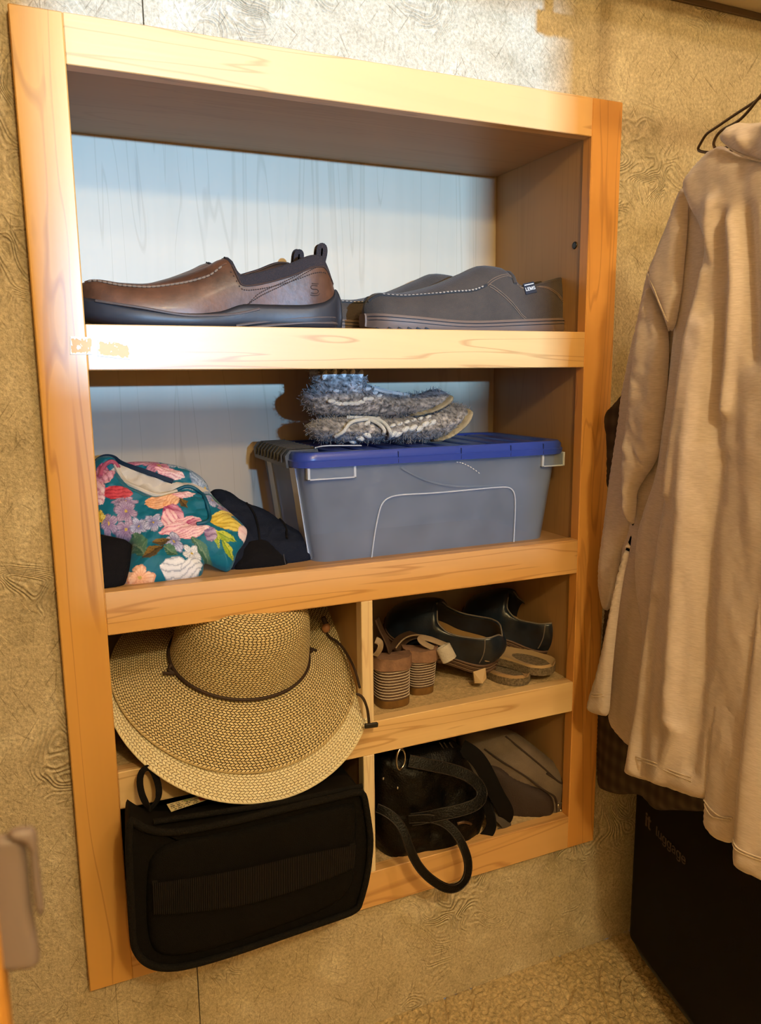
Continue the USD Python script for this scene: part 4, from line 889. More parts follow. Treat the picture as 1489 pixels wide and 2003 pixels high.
def heel_sandal(label, c, h, r0, r1, ang, strap):
    """Block heel at c (floor point), r0 radius at the floor, r1 under the foot; the foot runs back into the niche."""
    t = thing('heeled_sandal', label, 'shoe', c)
    nst = 11; tip = .011; zt = h - .014
    part(t, 'heel_tip', loft(np.array([sect(0, 0, 0, r0, r0 * .9), sect(0, 0, .001, r0 * 1.02, r0 * .92), sect(0, 0, tip, r0 * 1.02, r0 * .92)])), heel_tip_m, smooth=40)
    for i in range(nst):
        za, zb_ = tip + (zt - tip) * i / nst, tip + (zt - tip) * (i + 1) / nst; k = lambda z: r0 + (r1 - r0) * z / h
        zm = za + (zb_ - za) * .62
        part(t, 'heel_layer', loft(np.array([sect(0, 0, za, k(za) * .985, k(za) * .885), sect(0, 0, za + .0008, k(za), k(za) * .9), sect(0, 0, zm - .0006, k(zm), k(zm) * .9), sect(0, 0, zm, k(zm) * .985, k(zm) * .885)])), stack_d, smooth=40)
        part(t, 'heel_layer', loft(np.array([sect(0, 0, zm, k(zm) * .985, k(zm) * .885), sect(0, 0, zm + .0005, k(zm) * 1.03, k(zm) * .925), sect(0, 0, zb_ - .0004, k(zb_) * 1.03, k(zb_) * .925), sect(0, 0, zb_, k(zb_) * .985, k(zb_) * .885)])), stack_l, smooth=40)
    d = np.array((math.cos(ang), math.sin(ang), 0)); s = np.array((-d[1], d[0], 0)); rings = []     # footbed: from the heel back and down to the toe
    for q, w_, z in ((-r1 * .95, .010, h), (-r1 * .85, .020, h), (-r1 * .4, r1 * 1.06, h), (.01, r1 * 1.10, h - .001), (.035, r1 * 1.02, h - .010), (.07, .026, h - .030), (.11, .034, .018), (.15, .036, .008), (.18, .022, .009), (.188, .006, .010)):
        c_ = d * q; top = [c_ + s * (w_ * k) + (0, 0, z + .002 * k * k) for k in (-1, -.7, 0, .7, 1)]; bot = [c_ + s * (w_ * k) + (0, 0, z - .016 if q < .06 else z - .008) for k in (1, .7, 0, -.7, -1)]
        rings.append(top + bot)
    part(t, 'footbed', loft(np.array(rings)), suede_br, smooth=50)
    for pts, w_, mt, U in strap:
        pth = spline(np.array(pts) - np.array(c), 40)
        part(t, 'strap', sweep(pth, flat(w_, .0026), up=U), mt, smooth=40)
    return t
N5 = Z5 - .0015
hc1 = P(766, 1374, y=.052); hc1[2] = N5; hc2 = P(822, 1362, y=.072); hc2[2] = N5
UPN = (0, -.6, .8)
heel_sandal('sandal with striped stacked heel next to the white divider edge', hc1, .072, .0245, .0260, 1.35,
            [([P(737, 1210, y=.07), P(746, 1232, y=.066), P(756, 1252, y=.062), P(764, 1276, y=.06)], .016, strap_dk, (.7, -.6, .3)), ([P(735, 1252, y=.04), P(744, 1258, y=.036), P(742, 1272, y=.036), P(734, 1282, y=.04)], .010, strap_edge, (.3, -.9, .2))])
heel_sandal('sandal with striped stacked heel and a pale loop strap, right one of its pair', hc2, .068, .0190, .0245, 1.20,
            [([P(772, 1272, y=.085), P(786, 1252, y=.10), P(815, 1241, y=.105), P(850, 1247, y=.095), P(878, 1262, y=.075)], .020, strap_dk, (0, -.35, .94)),
             ([P(774, 1268, y=.074), P(790, 1250, y=.080), P(816, 1242, y=.085), P(848, 1248, y=.078), P(874, 1260, y=.06)], .0022, strap_edge, (0, -.35, .94)),
             ([P(848, 1268, y=.055), P(826, 1256, y=.062), P(822, 1250, y=.066), P(830, 1248, y=.068), P(852, 1254, y=.064), P(873, 1262, y=.058)], .009, strap_edge, (0, -.7, .7))])
e0, e1 = P(866, 1264, y=.046), P(880, 1291, y=.040); ax = (e1 - e0) / np.linalg.norm(e1 - e0); sx = np.cross(ax, (0, 1, .2)); sx /= np.linalg.norm(sx); sy = np.cross(ax, sx); aa = np.arange(24) * 2 * PI / 24
rr = lambda c, r: c + np.outer(np.cos(aa), sx) * r + np.outer(np.sin(aa), sy) * r * .62
part('/World/heeled_sandal_001', 'strap_sleeve', loft(np.array([rr(e0, .0108), rr(e0 + ax * .001, .0116), rr(e1 - ax * .001, .0116), rr(e1, .0108), rr(e1, .0088), rr(e0, .0088)]), cap=False, closed=True), silver_m, smooth=40, loc=hc2, label='pale metallic sleeve of the strap')

blue_l = plain('navy_leather', (0.009, 0.016, 0.031), 0.34, var=(26, 0.6), bump=(160, 0.25), coat=0.1); lining_m = plain('tan_shoe_lining', (0.30, 0.17, 0.06), 0.7, var=(14, 0.25)); rim_m = plain('worn_edge', (0.16, 0.14, 0.13), 0.6)
layer_m = plain('layered_brown_sole', (0.115, 0.062, 0.042), 0.6, bump=(200, .2)); layer_l = plain('layered_tan_sole', (0.20, 0.125, 0.085), 0.6)
pad_m = plain('pale_heel_pad', (0.42, 0.38, 0.33), 0.6)
def blue_shoe(label, heel, toe, roll):
    heel, toe = np.array(heel), np.array(toe); L = np.linalg.norm(heel - toe); d = (heel - toe) / L
    yaw = math.degrees(math.atan2(d[1], d[0])); pitch = math.degrees(math.asin(-d[2]))
    t = thing('slip_on_clog', label, 'shoe', toe, (roll, pitch, yaw), 'navy leather slip-ons')
    f = L / .235; sc_s = lambda pts: [(a * f, b) for a, b in pts]
    S = Last(L, sc_s([(0, .004), (.008, .022), (.03, .036), (.07, .043), (.11, .041), (.15, .034), (.19, .0335), (.212, .030), (.226, .021), (.2325, .012), (.235, .004)]), sc_s([(0, .016), (.05, .012), (.12, .013), (.19, .018), (.235, .022)]),
             sc_s([(0, 0), (.092, 0), (.096, .006), (.108, .024), (.14, .0295), (.19, .0285), (.212, .023), (.224, .014), (.232, .003), (.235, 0)]),
             sc_s([(0, .030), (.01, .042), (.04, .060), (.075, .076), (.092, .080), (.097, .078), (.110, .062), (.14, .055), (.18, .060), (.21, .066), (.225, .068), (.232, .062), (.235, .050)]), th=.0035)
    def bulge(v):
        k = np.clip((v[:, 0] / L - .78) / .22, 0, 1); hh = np.clip((v[:, 2] - .018) / (.066 - .018), 0, 1); v = v.copy(); v[:, 0] += .010 * k * np.sin(PI * hh * .95) - .004 * k * hh; return v
    up_ = S.mesh(); up_.vertices = bulge(np.array(up_.vertices))
    part(t, 'upper', up_, blue_l, smooth=50); part(t, 'lining', S.inside(.03 * f, .228 * f), lining_m)
    wS = lambda x: max(float(S.w(np.clip(x, 0, L))), .005)
    part(t, 'topline', tube(bulge(S.lip(.100 * f, .232 * f, 0, .0004, 40)), .0012, 6), rim_m)
    for i, (a, b, mt) in enumerate(((0, .0045, layer_m), (.0045, .0062, layer_l), (.0062, .011, layer_m), (.011, .0127, layer_l), (.0127, .0175, layer_m))):
        part(t, 'sole_layer', sole_mesh(-.002, L + .003, wS, pc((-.01, a + .004), (.03, a), (L + .01, a)), pc((-.01, b + .004), (.03, b), (.12, b), (L + .01, b + (.004 if i == 4 else 0))), .0012 + .0006 * (i % 2), .0004, 40), mt, smooth=50)
    k = np.linspace(.05, .98, 12); part(t, 'heel_seam', tube(bulge(S.outer(np.full(12, .205 * f), k, -1, .0006)), .0008, 6), rim_m)
    return t
blue_shoe('navy leather slip-on shoe with tan lining, nearer one resting on the tan thong sandals', P(968, 1304, y=.072), P(752, 1228, y=.185), 17)
blue_shoe('navy leather slip-on shoe beside the right wall of the niche', P(1080, 1284, y=.085), P(905, 1206, y=.205), 8)

cork_m = plain('cork_footbed', (0.30, 0.165, 0.065), 0.7, var=(120, 0.45)); tan_l = plain('tan_footbed', (0.36, 0.235, 0.125), 0.6, var=(20, 0.25)); cork_e = plain('cork_edge', (0.16, 0.12, 0.075), 0.85, var=(300, 0.6), bump=(400, .5))
strap_tan = plain('sand_strap', (0.46, 0.32, 0.17), 0.55)
def thong(label, heel, toe, wd, foot_m, edge_m, strap):
    heel, toe = np.array(heel), np.array(toe); d = heel - toe; L = np.linalg.norm(d); d /= L; s = np.cross((0, 0, 1), d); s /= np.linalg.norm(s)
    t = thing('thong_sandal', label, 'sandal', toe)
    wf = pc((0, .006), (.01, .026), (.05, .042), (.10, .038), (.16, .032), (.20, .033), (.23, .022), (.24, .006)); rings, top = [], []
    for k in np.concatenate([np.linspace(0, .02, 6)[:-1], np.linspace(.02, .22, 22), np.linspace(.22, .24, 7)[1:]]):
        w_ = float(wf(k)) * wd; c = d * (k * L / .24); z = .002 * np.sin(k * 26)
        rings.append([c - s * w_ + (0, 0, 0), c - s * (w_ + .001) + (0, 0, .012), c + s * (w_ + .001) + (0, 0, .012), c + s * w_])
        top.append([c + s * w_ * a + (0, 0, .0122 + (.005 * a * a) + z) for a in np.linspace(-1, 1, 9)] + [c + s * w_ * a + (0, 0, .011) for a in np.linspace(1, -1, 9)])
    part(t, 'sole', loft(np.array(rings)), edge_m, smooth=40); part(t, 'footbed', loft(np.array(top)), foot_m, smooth=50)
    for pts, w_, mt in strap:
        part(t, 'strap', sweep(spline(np.array(pts) - toe, 30), flat(w_, .003), up=(0, -.4, .9)), mt, smooth=40)
    return t
zf = Z5 - .0015
def onf(u, v): return P(u, v, z=zf)
thong('tan thong sandal with cork sole, its end nearest the niche edge', onf(1028, 1340), onf(850, 1262), .90, tan_l, cork_e, [])
pad = np.array([P(926, 1314, z=zf + .026), P(950, 1306, z=zf + .030), P(952, 1326, z=zf + .016), P(944, 1337, z=zf + .010), P(929, 1336, z=zf + .010)])
part('/World/thong_sandal', 'strap', trimesh.convex.convex_hull(np.vstack([pad, pad + (.001, .004, -.002)])), strap_tan, smooth=False, loc=onf(850, 1262))
th2h, th2t = P(1080, 1318, z=zf + .012), P(925, 1268, z=zf + .016)
thong('cork-soled thong sandal propped under the farther navy shoe', th2h, th2t, .85, strap_tan, cork_e, [([P(962, 1292, z=zf + .030), P(950, 1288, z=zf + .040), P(940, 1284, z=zf + .034)], .012, strap_tan)])

# ================================================================== handbag and travel bag in the lower right niche
hide_m = plain('black_leather', (0.0024, 0.0021, 0.0024), 0.42, bump=(420, 0.5), spec=0.22)
edge_m = plain('strap_edge', (0.020, 0.014, 0.012), 0.5); nickel = plain('nickel', (0.75, 0.74, 0.72), 0.22, metal=1.0)
hb = YP(.045)
hm, hab, hn = pillow(hb, [(728, 1478), (760, 1466), (800, 1458), (850, 1448), (884, 1444), (902, 1462), (928, 1512), (943, 1545), (946, 1580), (938, 1604), (926, 1640), (905, 1668), (860, 1682), (800, 1690), (765, 1682), (738, 1664), (728, 1600)], .034, .10, .045, .004, lambda a, b: .014 * fb(a, b, 22, 26, 71, 3) * 2)
hl = (.49, .06, Z7)
t = thing('handbag', 'black leather handbag with looped shoulder strap and silver ring', 'handbag', hl)
part(t, 'bag_body', hm, hide_m, smooth=True, loc=hl)
def strap_part(pts, w_, up, n=70):
    p_ = spline([P(u, v, y=y) for u, v, y in pts], n); m_ = sweep(p_, flat(w_, .0035, .5), up=up); s_ = part(t, 'strap', m_, hide_m, smooth=40, loc=hl)
    tt = np.gradient(p_, axis=0); tt /= np.linalg.norm(tt, axis=1, keepdims=True); sd = np.cross(tt, up); sd /= np.linalg.norm(sd, axis=1, keepdims=True); w3 = np.cross(sd, tt)
    parts(s_, 'strap_edge', [tube(p_ + sd * (k * (w_ / 2 - .0008)) + w3 * .0016, .0007, 5) for k in (-1, 1)], edge_m, loc=hl)
strap_part([(800, 1488, .012), (840, 1496, .004), (885, 1506, -.002), (920, 1521, -.010), (941, 1545, -.018), (938, 1566, -.024), (905, 1583, -.022), (865, 1592, -.014), (835, 1598, -.004), (805, 1603, .006)], .0175, (0, -.93, .36))
strap_part([(738, 1580, -.004), (758, 1590, -.014), (783, 1614, -.026), (800, 1655, -.038), (822, 1698, -.046), (855, 1728, -.050), (885, 1738, -.050), (908, 1724, -.046), (916, 1694, -.042), (908, 1660, -.036), (890, 1628, -.026), (862, 1606, -.014), (830, 1600, -.004), (800, 1602, .004)], .0125, (0, -1, .1), 100)
rg = trimesh.creation.torus(.0118, .0017, 32, 8); rg.vertices *= (.72, 1.25, 1); rg.apply_transform(trimesh.transformations.rotation_matrix(PI / 2, (1, 0, 0))); rg.apply_transform(trimesh.transformations.rotation_matrix(.35, (0, 0, 1))); rg.apply_translation(P(784, 1485, y=.004)); part(t, 'ring', rg, nickel, smooth=True, loc=hl, label='silver strap ring')
for u, v, y in ((750, 1523, .008), (778, 1541, .006)): part(t, 'stud', ellipsoid(P(u, v, y=y), (.0016, .0016, .0022), 2), nickel, smooth=True, loc=hl)
zp = spline([P(895, 1611, y=.006), P(908, 1608, y=.004), P(922, 1612, y=.006)], 14); part(t, 'zip_pull', tube(zp, .0022, 6), plain('bronze_zip', (.22, .14, .10), .35, metal=.8), loc=hl)
part(t, 'back_zip', cat_([tube(spline([P(860 + k, 1452, y=.03), P(872 + k, 1470, y=.028), P(888 + k, 1492, y=.026)], 16), .0012, 6) for k in (0, 8, 19)]), edge_m, loc=hl, kind='stuff')

taupe_m = plain('taupe_nylon', (0.150, 0.112, 0.085), 0.8, var=(30, .15), bump=(900, .5)); choc_m = plain('chocolate_nylon', (0.034, 0.019, 0.016), 0.75, bump=(700, .4)); greystrap = plain('grey_webbing', (0.085, 0.068, 0.058), 0.8, bump=(1300, .8))
tb = Plane((.60, .11, -.96), (.88, -.47, 0), (0, .12, 1))
tm, tab, tn = pillow(tb, [(890, 1425), (960, 1420), (1000, 1425), (1050, 1462), (1098, 1502), (1111, 1516), (1111, 1540), (1104, 1575), (1096, 1594), (1050, 1598), (980, 1602), (940, 1596), (915, 1540), (895, 1480)], .030, .030, .045, .004, lambda a, b: .006 * fb(a, b, 30, 40, 81, 3) * 2)
tl = (.60, .10, Z7)
t = thing('travel_bag', 'taupe and brown fabric travel bag leaning behind the handbag at the right', 'bag', tl)
part(t, 'bag_body', tm, taupe_m, smooth=True, loc=tl)
def tbp(pts, lift, k=30): return onto(tm, tab, tn, tb, pts, lift, k)
pm_, _, _ = pillow(Plane(tb.O + tb.N * .026, tb.A, tb.B), [(930, 1500), (962, 1490), (1000, 1512), (1040, 1536), (1068, 1545), (1082, 1560), (1086, 1592), (1060, 1602), (1010, 1606), (975, 1604), (955, 1570)], .012, .01, .02, .004, lambda a, b: .005 * fb(a, b, 50, 40, 83, 2) * 2); part(t, 'brown_pocket', pm_, choc_m, smooth=True, loc=tl)
parts(t, 'seam', [tube(tbp(p, .001), .0016, 6) for p in ([(948, 1452), (985, 1478), (1030, 1510), (1064, 1532), (1084, 1546), (1086, 1585)], [(985, 1432), (1030, 1468), (1070, 1500), (1098, 1522), (1106, 1512)], [(1066, 1500), (1090, 1520)])], choc_m, loc=tl)
sp = spline([P(903, 1462, y=.03), P(930, 1480, y=.018), P(955, 1520, y=.012), (P(975, 1560, y=.010)), P(990, 1590, y=.014), P(985, 1604, y=.022)], 40); part(t, 'dark_strap', sweep(sp, flat(.024, .003), up=(-.3, -.9, .2)), black_cloth, smooth=40, loc=tl)
sp = spline([P(948, 1560, y=.03), P(958, 1590, y=.015), P(960, 1620, y=.012), P(945, 1640, y=.014), P(936, 1644, y=.02)], 30); part(t, 'dark_strap', sweep(sp, flat(.016, .003), up=(-.8, -.6, .2)), black_cloth, smooth=40, loc=tl)
sp = spline([P(945, 1565, y=.04), P(968, 1588, y=.024), P(990, 1612, y=.018), P(985, 1628, y=.016), P(955, 1643, y=.014), P(928, 1652, y=.018)], 36); part(t, 'grey_strap', sweep(sp, flat(.020, .003), up=(.2, -.9, .4)), greystrap, smooth=40, loc=tl)
clip = [ellipsoid(P(u, v, y=.022), (.0035, .003, .004), 2) for u, v in ((1092, 1576), (1097, 1586), (1089, 1592))] + [tube(spline([P(1098, 1570, y=.02), P(1104, 1574, y=.018), P(1103, 1584, y=.018), P(1101, 1596, y=.02), P(1096, 1598, y=.02)], 18), .0011, 6)]
parts(t, 'zip_pull', clip, plain('aged_brass', (.35, .30, .22), .3, metal=.9), smooth=True, loc=tl)

# ================================================================== wardrobe: rod, hangers, shirts, suitcase
ROD = (-.375, .075)
rodm = trimesh.creation.cylinder(.0125, XR - .60, sections=24); rodm.apply_transform(trimesh.transformations.rotation_matrix(PI / 2, (0, 1, 0))); rodm.apply_translation(((XR + .60) / 2, ROD[0], ROD[1]))
chrome = plain('steel', (.55, .53, .50), .3, metal=1.0); wire_m = plain('bronze_wire', (.10, .062, .035), .32, metal=.85)
t = thing('closet_rod', 'steel closet rod above the hanging shirts', 'rod', (.60, ROD[0], ROD[1])); part(t, 'rod', rodm, chrome, loc=(.60, ROD[0], ROD[1]))
part(t, 'ceiling_bracket', cbox((.61, ROD[0] - .008, ROD[1] - .014), (.622, ROD[0] + .008, CEIL), .001), chrome, loc=(.60, ROD[0], ROD[1]))
def hanger(label, x, zl, arm):
    """arm: (reach, height) points of one half of the wire, from the neck out to the corner and back under."""
    c = np.array((x, ROD[0], zl)); t = thing('wire_hanger', label, 'hanger', c)
    A1 = spline([(0, q[0], q[1]) for q in arm], 60); low = arm[-1][1]
    A2 = (A1 * (1, -1, 1))[::-1]
    part(t, 'wire_frame', tube(np.vstack([A1, np.linspace(A1[-1], A2[0], 14)[1:-1], A2[:-1]]), .0016, 8, closed=True), wire_m)
    dz = ROD[1] - zl; a = np.linspace(-.5 * PI, PI * .95, 26); r = .0150
    hk = np.vstack([[(0, 0, 0)], [(0, 0, dz * .4)], np.column_stack([np.zeros(26), r * np.cos(a), dz + r * np.sin(a)])])
    part(t, 'hook', tube(hk, .0017, 8), wire_m)
reach = [(0, 0)] + [(p[1] - ROD[0], p[2] + .030) for p in (P(1489, 190, x=.73), P(1440, 223, x=.73), P(1394, 254, x=.73), P(1381, 264, x=.73), P(1371, 280, x=.73), P(1366, 291, x=.73), P(1371, 296, x=.73), P(1392, 298, x=.73))]
hanger('bent wire hanger with its bare end showing against the wallpaper', .73, -.030, reach)
reach = [(0, 0)] + [(p[1] - ROD[0], p[2] + .040) for p in (P(1530, 155, x=.71), P(1489, 202, x=.71), P(1453, 240, x=.71), P(1432, 262, x=.72), P(1420, 285, x=.72), P(1428, 296, x=.72), P(1450, 300, x=.72))]
hanger('wire hanger holding the light beige pullover', .702, -.040, reach)

def knit(name, c, dark, sc=(1.0, 22.0)):
    n = {'g': ('geometry', {}), 'm': ('mapping', {'scale': (110, 110, 1000)}), 'n': ('noise_texture', {'scale': 1.0, 'detail': 3.0}), 'n2': ('noise_texture', {'scale': 9.0, 'detail': 3.0}),
         'r': ('rgb_ramp', {'ramp': [(.36, dark), (.62, c)]}), 'bp': ('bump', {'strength': .2, 'distance': .001}), 'p': ('principled_bsdf', {'roughness': .75, 'sheen_weight': .25, 'sheen_roughness': .4, 'specular_ior_level': .25})}
    return usdkit.material(stage, f'{LK}/{name}', n, [('g.position', 'm.vector'), ('m.vector', 'n.vector'), ('n.fac', 'r.fac'), ('r.color', 'p.base_color'), ('n.fac', 'bp.height'), ('bp.normal', 'p.normal')], surface='p.BSDF')
shirt_m = knit('beige_jersey', (.67, .575, .55), (.58, .49, .46)); shirt_sm = knit('beige_jersey_seam', (.70, .58, .48), (.56, .46, .37))
def cloth_panel(x, outline, front, R, amp, fa, fbq, seed, back=.004, raw=None, res=.004, fine=.0016, tilt=0.0, skew=0.0, extra=None):
    pl = Plane((x, 0, 0), (tilt, -1, 0), (0, 0, 1))
    def dsp(a, b):
        h = amp * 2 * fb(a + skew * b, b, fa, fbq, seed, 2) + fine * 2 * fb(a, b, 70, 40, seed + 7, 3)
        return h + (extra(pl, a, b) if extra is not None else 0)
    poly = pl.pts(outline) if outline else np.zeros((0, 2))
    if raw is not None: poly = np.vstack([poly, np.array(raw, float)])      # raw: (reach from the wall, height) points beyond the picture's edge
    return (*pillow(pl, poly, front, back, R, res, dsp, rawpoly=True, bdisp=lambda a, b: amp * 2 * fb(a + skew * b, b, fa, fbq, seed, 2) * .8), pl)
def folds(pl, a, b, lines):
    h = np.zeros_like(a); q = shapely.points(np.stack([a, b], 1))
    for pts, amp, wd in lines: h = h + amp * np.exp(-(shapely.distance(shapely.LineString(spline(pl.pts(pts), 24)), q) / wd) ** 2)
    return h
FRONT_FOLDS = [([(1412, 400), (1404, 480), (1382, 620), (1360, 760), (1330, 960)], .008, .010), ([(1372, 430), (1392, 470), (1404, 520)], -.006, .006), ([(1455, 430), (1462, 520), (1452, 680), (1440, 800)], .009, .009), ([(1432, 430), (1440, 560), (1430, 700), (1418, 860)], -.007, .009),
               ([(1480, 420), (1490, 520), (1500, 700)], -.006, .009), ([(1400, 640), (1380, 800), (1362, 960), (1348, 1150), (1330, 1400)], .010, .014), ([(1425, 900), (1405, 1080), (1390, 1300), (1370, 1500)], -.008, .012), ([(1300, 1180), (1284, 1330), (1270, 1500)], -.006, .010), ([(1345, 1420), (1322, 1480), (1300, 1530)], .005, .010)]
SL = P(1400, 600, x=.69); sloc = (.69, -.36, -1.0)
t = thing('pullover', 'light beige long-sleeved pullover hanging at the front of the rod', 'shirt', sloc)
back_p = cloth_panel(.722, [(1338, 420), (1318, 560), (1290, 760), (1252, 900), (1226, 1010), (1212, 1110), (1202, 1220), (1194, 1330), (1190, 1408), (1200, 1428), (1216, 1446), (1232, 1462), (1300, 1480), (1420, 1500), (1420, 420)], .008, .02, .006, 22, 3, 101)
pleat = cloth_panel(.712, [(1344, 392), (1342, 470), (1333, 560), (1322, 660), (1312, 770), (1300, 860), (1290, 930), (1268, 985), (1251, 1040), (1246, 1100), (1250, 1170), (1262, 1225), (1258, 1300), (1240, 1400), (1231, 1460), (1300, 1465), (1380, 1200), (1420, 700), (1420, 420), (1380, 380)], .014, .022, .006, 26, 3, 103)
front_f = cloth_panel(.690, [(1440, 305), (1409, 278), (1372, 314), (1346, 346), (1341, 364), (1347, 392), (1372, 440), (1388, 495), (1376, 560), (1352, 670), (1336, 790), (1314, 930), (1292, 1060), (1276, 1180), (1262, 1290), (1246, 1400), (1236, 1470), (1229, 1503), (1233, 1516), (1290, 1534), (1340, 1551), (1382, 1566), (1440, 1560)], .016, .020, .010, 24, 2.2, 107, skew=.12,
                      raw=[(.44, -.955), (.56, -.975), (.63, -.985), (.655, -.80), (.645, -.50), (.60, -.36), (.575, -.26), (.54, -.19), (.49, -.142), (.44, -.150), (.375, -.160), (.31, -.155)], extra=lambda pl, a, b: folds(pl, a, b, FRONT_FOLDS))
fold_c = cloth_panel(.681, [(1478, 560), (1462, 760), (1446, 950), (1424, 1130), (1404, 1330), (1386, 1500), (1378, 1590), (1379, 1613), (1394, 1634), (1412, 1646), (1430, 1650), (1446, 1640), (1500, 1560), (1560, 1200), (1560, 800), (1520, 600)], .012, .022, .004, 20, 2.5, 109, extra=lambda pl, a, b: -.026 * np.clip((b + .78) / .36, 0, 1))
fold_d = cloth_panel(.674, [(1530, 620), (1508, 900), (1488, 1100), (1470, 1300), (1450, 1500), (1440, 1620), (1437, 1686), (1448, 1700), (1470, 1712), (1495, 1724), (1560, 1752), (1640, 1770), (1700, 1300), (1700, 800), (1640, 500)], .012, .024, .008, 20, 2.5, 113, extra=lambda pl, a, b: -.026 * np.clip((b + .78) / .36, 0, 1))
for q in (back_p, pleat, front_f, fold_c, fold_d): part(t, 'body_panel', q[0], shirt_m, smooth=True, loc=sloc)
def crinkle(pl, a, b): return .0045 * np.abs(fb(a * .7 + b * .6, b - a * .4, 60, 34, 127, 2)) * 3
s_dark = cloth_panel(.722, [(1331, 378), (1316, 420), (1296, 470), (1274, 520), (1266, 545), (1248, 630), (1232, 700), (1218, 770), (1208, 850), (1197, 920), (1190, 980), (1183, 1030), (1176, 1080), (1171, 1128), (1175, 1165), (1187, 1205), (1205, 1160), (1215, 1080), (1245, 1030), (1262, 900), (1280, 700), (1310, 540), (1345, 420)], .010, .018, .004, 30, 5, 117, tilt=-.0)
cap = cloth_panel(.697, [(1344, 344), (1332, 372), (1350, 372), (1346, 398), (1346, 440), (1340, 510), (1333, 580), (1322, 640), (1312, 652), (1305, 630), (1294, 596), (1276, 562), (1270, 545), (1288, 490), (1312, 425)], .012, .02, .003, 30, 10, 119)
s_lit = cloth_panel(.706, [(1271, 552), (1290, 590), (1304, 625), (1310, 665), (1308, 730), (1302, 800), (1294, 870), (1284, 905), (1262, 935), (1246, 962), (1246, 985), (1244, 1005), (1240, 1033), (1232, 1020), (1222, 995), (1222, 940), (1226, 860), (1236, 760), (1248, 660), (1262, 580)], .012, .02, .003, 30, 10, 121, extra=crinkle)
s_low = cloth_panel(.700, [(1238, 1036), (1224, 1075), (1214, 1110), (1203, 1160), (1192, 1215), (1180, 1275), (1168, 1325), (1158, 1350), (1150, 1385), (1160, 1395), (1176, 1400), (1192, 1401), (1195, 1360), (1200, 1290), (1210, 1200), (1220, 1130), (1232, 1080)], .010, .014, .002, 30, 8, 123)
far_s = cloth_panel(.704, [], .016, .03, .006, 26, 4, 151, raw=[(.525, -.185), (.59, -.245), (.675, -.42), (.715, -.62), (.735, -.80), (.742, -.885), (.700, -.893), (.668, -.80), (.630, -.60), (.560, -.42)])
for q in (s_dark, cap, s_lit, s_low, far_s): part(t, 'sleeve_panel', q[0], shirt_m, smooth=True, loc=sloc)
def on(q, pts, lift=.001, k=30): return onto(q[0], q[1], q[2], q[3], pts, lift, k)
sm = [tube(on(cap, [(1271, 549), (1290, 585), (1302, 615), (1311, 645)]), .0014, 6), tube(on(cap, [(1276, 540), (1296, 572), (1310, 606), (1318, 630)]), .0009, 6), tube(on(s_dark, [(1268, 520), (1280, 533)]), .0014, 6)]
for dv in (0, 6):
    sm += [tube(on(front_f, [(1236, 1468 + dv), (1262, 1474 + dv), (1300, 1484 + dv), (1340, 1502 + dv), (1372, 1518 + dv)]), .0008, 6), tube(on(fold_c, [(1386, 1562 + dv), (1402, 1580 + dv), (1425, 1592 + dv), (1448, 1592 + dv)]), .0008, 6), tube(on(fold_d, [(1446, 1634 + dv), (1462, 1648 + dv), (1490, 1668 + dv), (1540, 1690 + dv)]), .0008, 6)]
    sm += [tube(on(s_low, [(1158, 1350 + dv), (1172, 1356 + dv), (1190, 1355 + dv)]), .0008, 6)]
parts(t, 'seam', sm, shirt_sm, loc=sloc)
cl = cloth_panel(.682, [(1540, 334), (1489, 314), (1445, 300), (1409, 276), (1424, 254), (1440, 238), (1470, 243), (1520, 232)], .016, .022, .010, 40, 30, 131, raw=[(.375, -.108), (.44, -.100), (.495, -.090), (.515, -.118), (.49, -.145), (.44, -.160), (.375, -.166)])
part(t, 'collar', cl[0], shirt_m, smooth=True, loc=sloc)
parts(t, 'collar_seam', [tube(on(cl, [(1412, 278), (1445, 298), (1489, 311), (1540, 328)], .0012), .0018, 6)], shirt_sm, loc=sloc)

def plaid():
    n = {'g': ('geometry', {}), 's': ('separate_xyz', {}), 'k1': ('math', {'math_type': 'multiply', 'value2': 330.0}), 's1': ('math', {'math_type': 'sine'}), 'k2': ('math', {'math_type': 'multiply', 'value2': 260.0}), 's2': ('math', {'math_type': 'sine'}),
         'a': ('math', {'math_type': 'add'}), 'r': ('rgb_ramp', {'ramp': [(0.0, (.040, .030, .022)), (.5, (.060, .046, .034)), (1.0, (.095, .074, .055))]}), 'mr': ('map_range', {'from_min': -2.0, 'from_max': 2.0}), 'p': ('principled_bsdf', {'roughness': .85, 'specular_ior_level': .2})}
    return usdkit.material(stage, f'{LK}/grey_plaid', n, [('g.position', 's.vector'), ('s.y', 'k1.value1'), ('k1.value', 's1.value1'), ('s.z', 'k2.value1'), ('k2.value', 's2.value1'), ('s1.value', 'a.value1'), ('s2.value', 'a.value2'), ('a.value', 'mr.value'), ('mr.result', 'r.fac'), ('r.color', 'p.base_color')], surface='p.BSDF')
plaid_m = plaid(); pl_loc = (.76, -.36, -1.0)
t = thing('plaid_shirt', 'dark grey plaid shirt hanging behind the beige pullover, only hem and elbow showing', 'shirt', pl_loc)
gb = cloth_panel(.762, [(1250, 700), (1215, 900), (1188, 1150), (1172, 1350), (1168, 1480), (1170, 1540), (1190, 1549), (1214, 1555), (1240, 1552), (1260, 1558), (1272, 1574), (1284, 1586), (1320, 1584), (1380, 1588), (1460, 1600), (1560, 1600), (1580, 1200), (1560, 600), (1480, 380), (1380, 420)], .010, .02, .006, 24, 4, 141)
part(t, 'body', gb[0], plaid_m, smooth=True, loc=pl_loc)
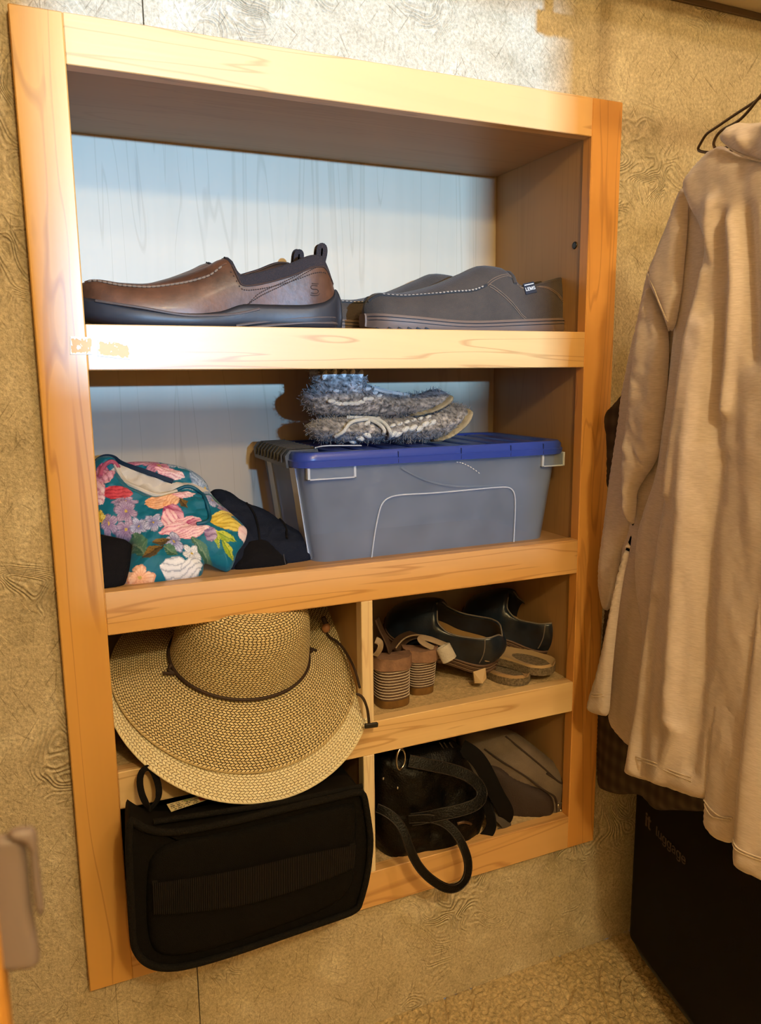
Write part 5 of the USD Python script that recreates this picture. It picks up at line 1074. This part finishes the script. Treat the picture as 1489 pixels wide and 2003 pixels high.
ge = cloth_panel(.748, [(1226, 760), (1214, 778), (1202, 792), (1190, 803), (1185, 826), (1189, 850), (1191, 880), (1189, 920), (1190, 950), (1200, 965), (1230, 900), (1250, 800)], .010, .014, .004, 40, 20, 143)
part(t, 'sleeve', ge[0], plaid_m, smooth=True, loc=pl_loc)

case_m = plain('black_luggage_fabric', (0.0040, 0.0028, 0.0026), 0.8, bump=(900, .6), spec=.15); case_t = plain('worn_grey_print', (0.060, 0.042, 0.030), 0.7)
cl_ = np.array((.822, -.004, FLOOR)); ang = 12.0
t = thing('suitcase', 'black fabric suitcase standing on the carpet under the shirts', 'suitcase', cl_, (0, 0, -ang))
part(t, 'shell', rbox((0, -.42, .012), (.24, -.012, .62), .03, 2), case_m, smooth=40)
part(t, 'front_pocket', rbox((-.018, -.385, .05), (.03, -.045, .40), .016, 2), case_m, smooth=40)
pth = rrect(-.216, .316, .186, .286, .035, 8)
part(t, 'piping', tube(np.column_stack([np.full(len(pth), .004), pth[:, 0], pth[:, 1]]), .005, 8, closed=True), black_m)
part(t, 'handle', tube(spline([(.10, -.13, .615), (.10, -.14, .645), (.10, -.21, .65), (.10, -.28, .645), (.10, -.29, .615)], 24), .008, 8), black_m)
for y_ in (-.05, -.38):
    for x_ in (.04, .20): part(t, 'wheel', trimesh.creation.cylinder(.016, .02, sections=18, transform=trimesh.transformations.translation_matrix((x_, y_, .016)) @ trimesh.transformations.rotation_matrix(PI / 2, (1, 0, 0))), black_m)
Rz = trimesh.transformations.rotation_matrix(-math.radians(ang), (0, 0, 1))[:3, :3]
fp = Plane(cl_ + Rz @ (-.0182, 0, 0), Rz @ (0, -1, 0), (0, 0, 1))
for s_, h, bold, uv_ in (('it', .020, True, (1262, 1612)), ('luggage', .0145, False, (1283, 1632))):
    a_, b_ = fp.pix(*uv_); m_ = meshkit.text_mesh(s_, h, .0012, bold=bold); v = np.array(m_.vertices)
    m_.vertices = np.column_stack([-.0178 - v[:, 2], -(a_ + v[:, 0]), b_ + v[:, 1]])
    if m_.volume < 0: m_.invert()
    part(t, 'lettering', m_, case_t, smooth=False)

# ================================================================== door edge in the near left corner, out of focus
door_v = wood('door_maple', 2, (0.62, 0.30, 0.06), (0.36, 0.15, 0.03), seed=9.1)
mauve_m = plain('mauve_plastic', (0.20, 0.155, 0.15), 0.5)
t = part('/World', 'door_1', cbox((XL + .02, -.612, FLOOR + .012), (-.0345, -.590, CEIL - .02), .002), door_v, smooth=False, kind='structure')
c = P(50, 1760, y=-.60); lc = (-.030, -.60, c[2])
t = thing('door_catch', 'blurred mauve plastic catch on the edge of the near door', 'door catch', lc)
pa = [(-30, 1640), (20, 1628), (50, 1640), (58, 1700), (62, 1760), (72, 1820), (80, 1868), (74, 1892), (30, 1898), (-30, 1900)]
m_, _, _ = pillow(YP(-.603), pa, .003, .003, .004, .0015); part(t, 'plate', m_, mauve_m, smooth=True, loc=lc)
pa = [(10, 1626), (40, 1616), (72, 1614), (75, 1660), (80, 1720), (87, 1775), (84, 1790), (74, 1793), (66, 1770), (60, 1700), (56, 1650), (20, 1644)]
m_, _, _ = pillow(YP(-.606), pa, .003, .003, .003, .0012); part(t, 'prong', m_, mauve_m, smooth=True, loc=lc)
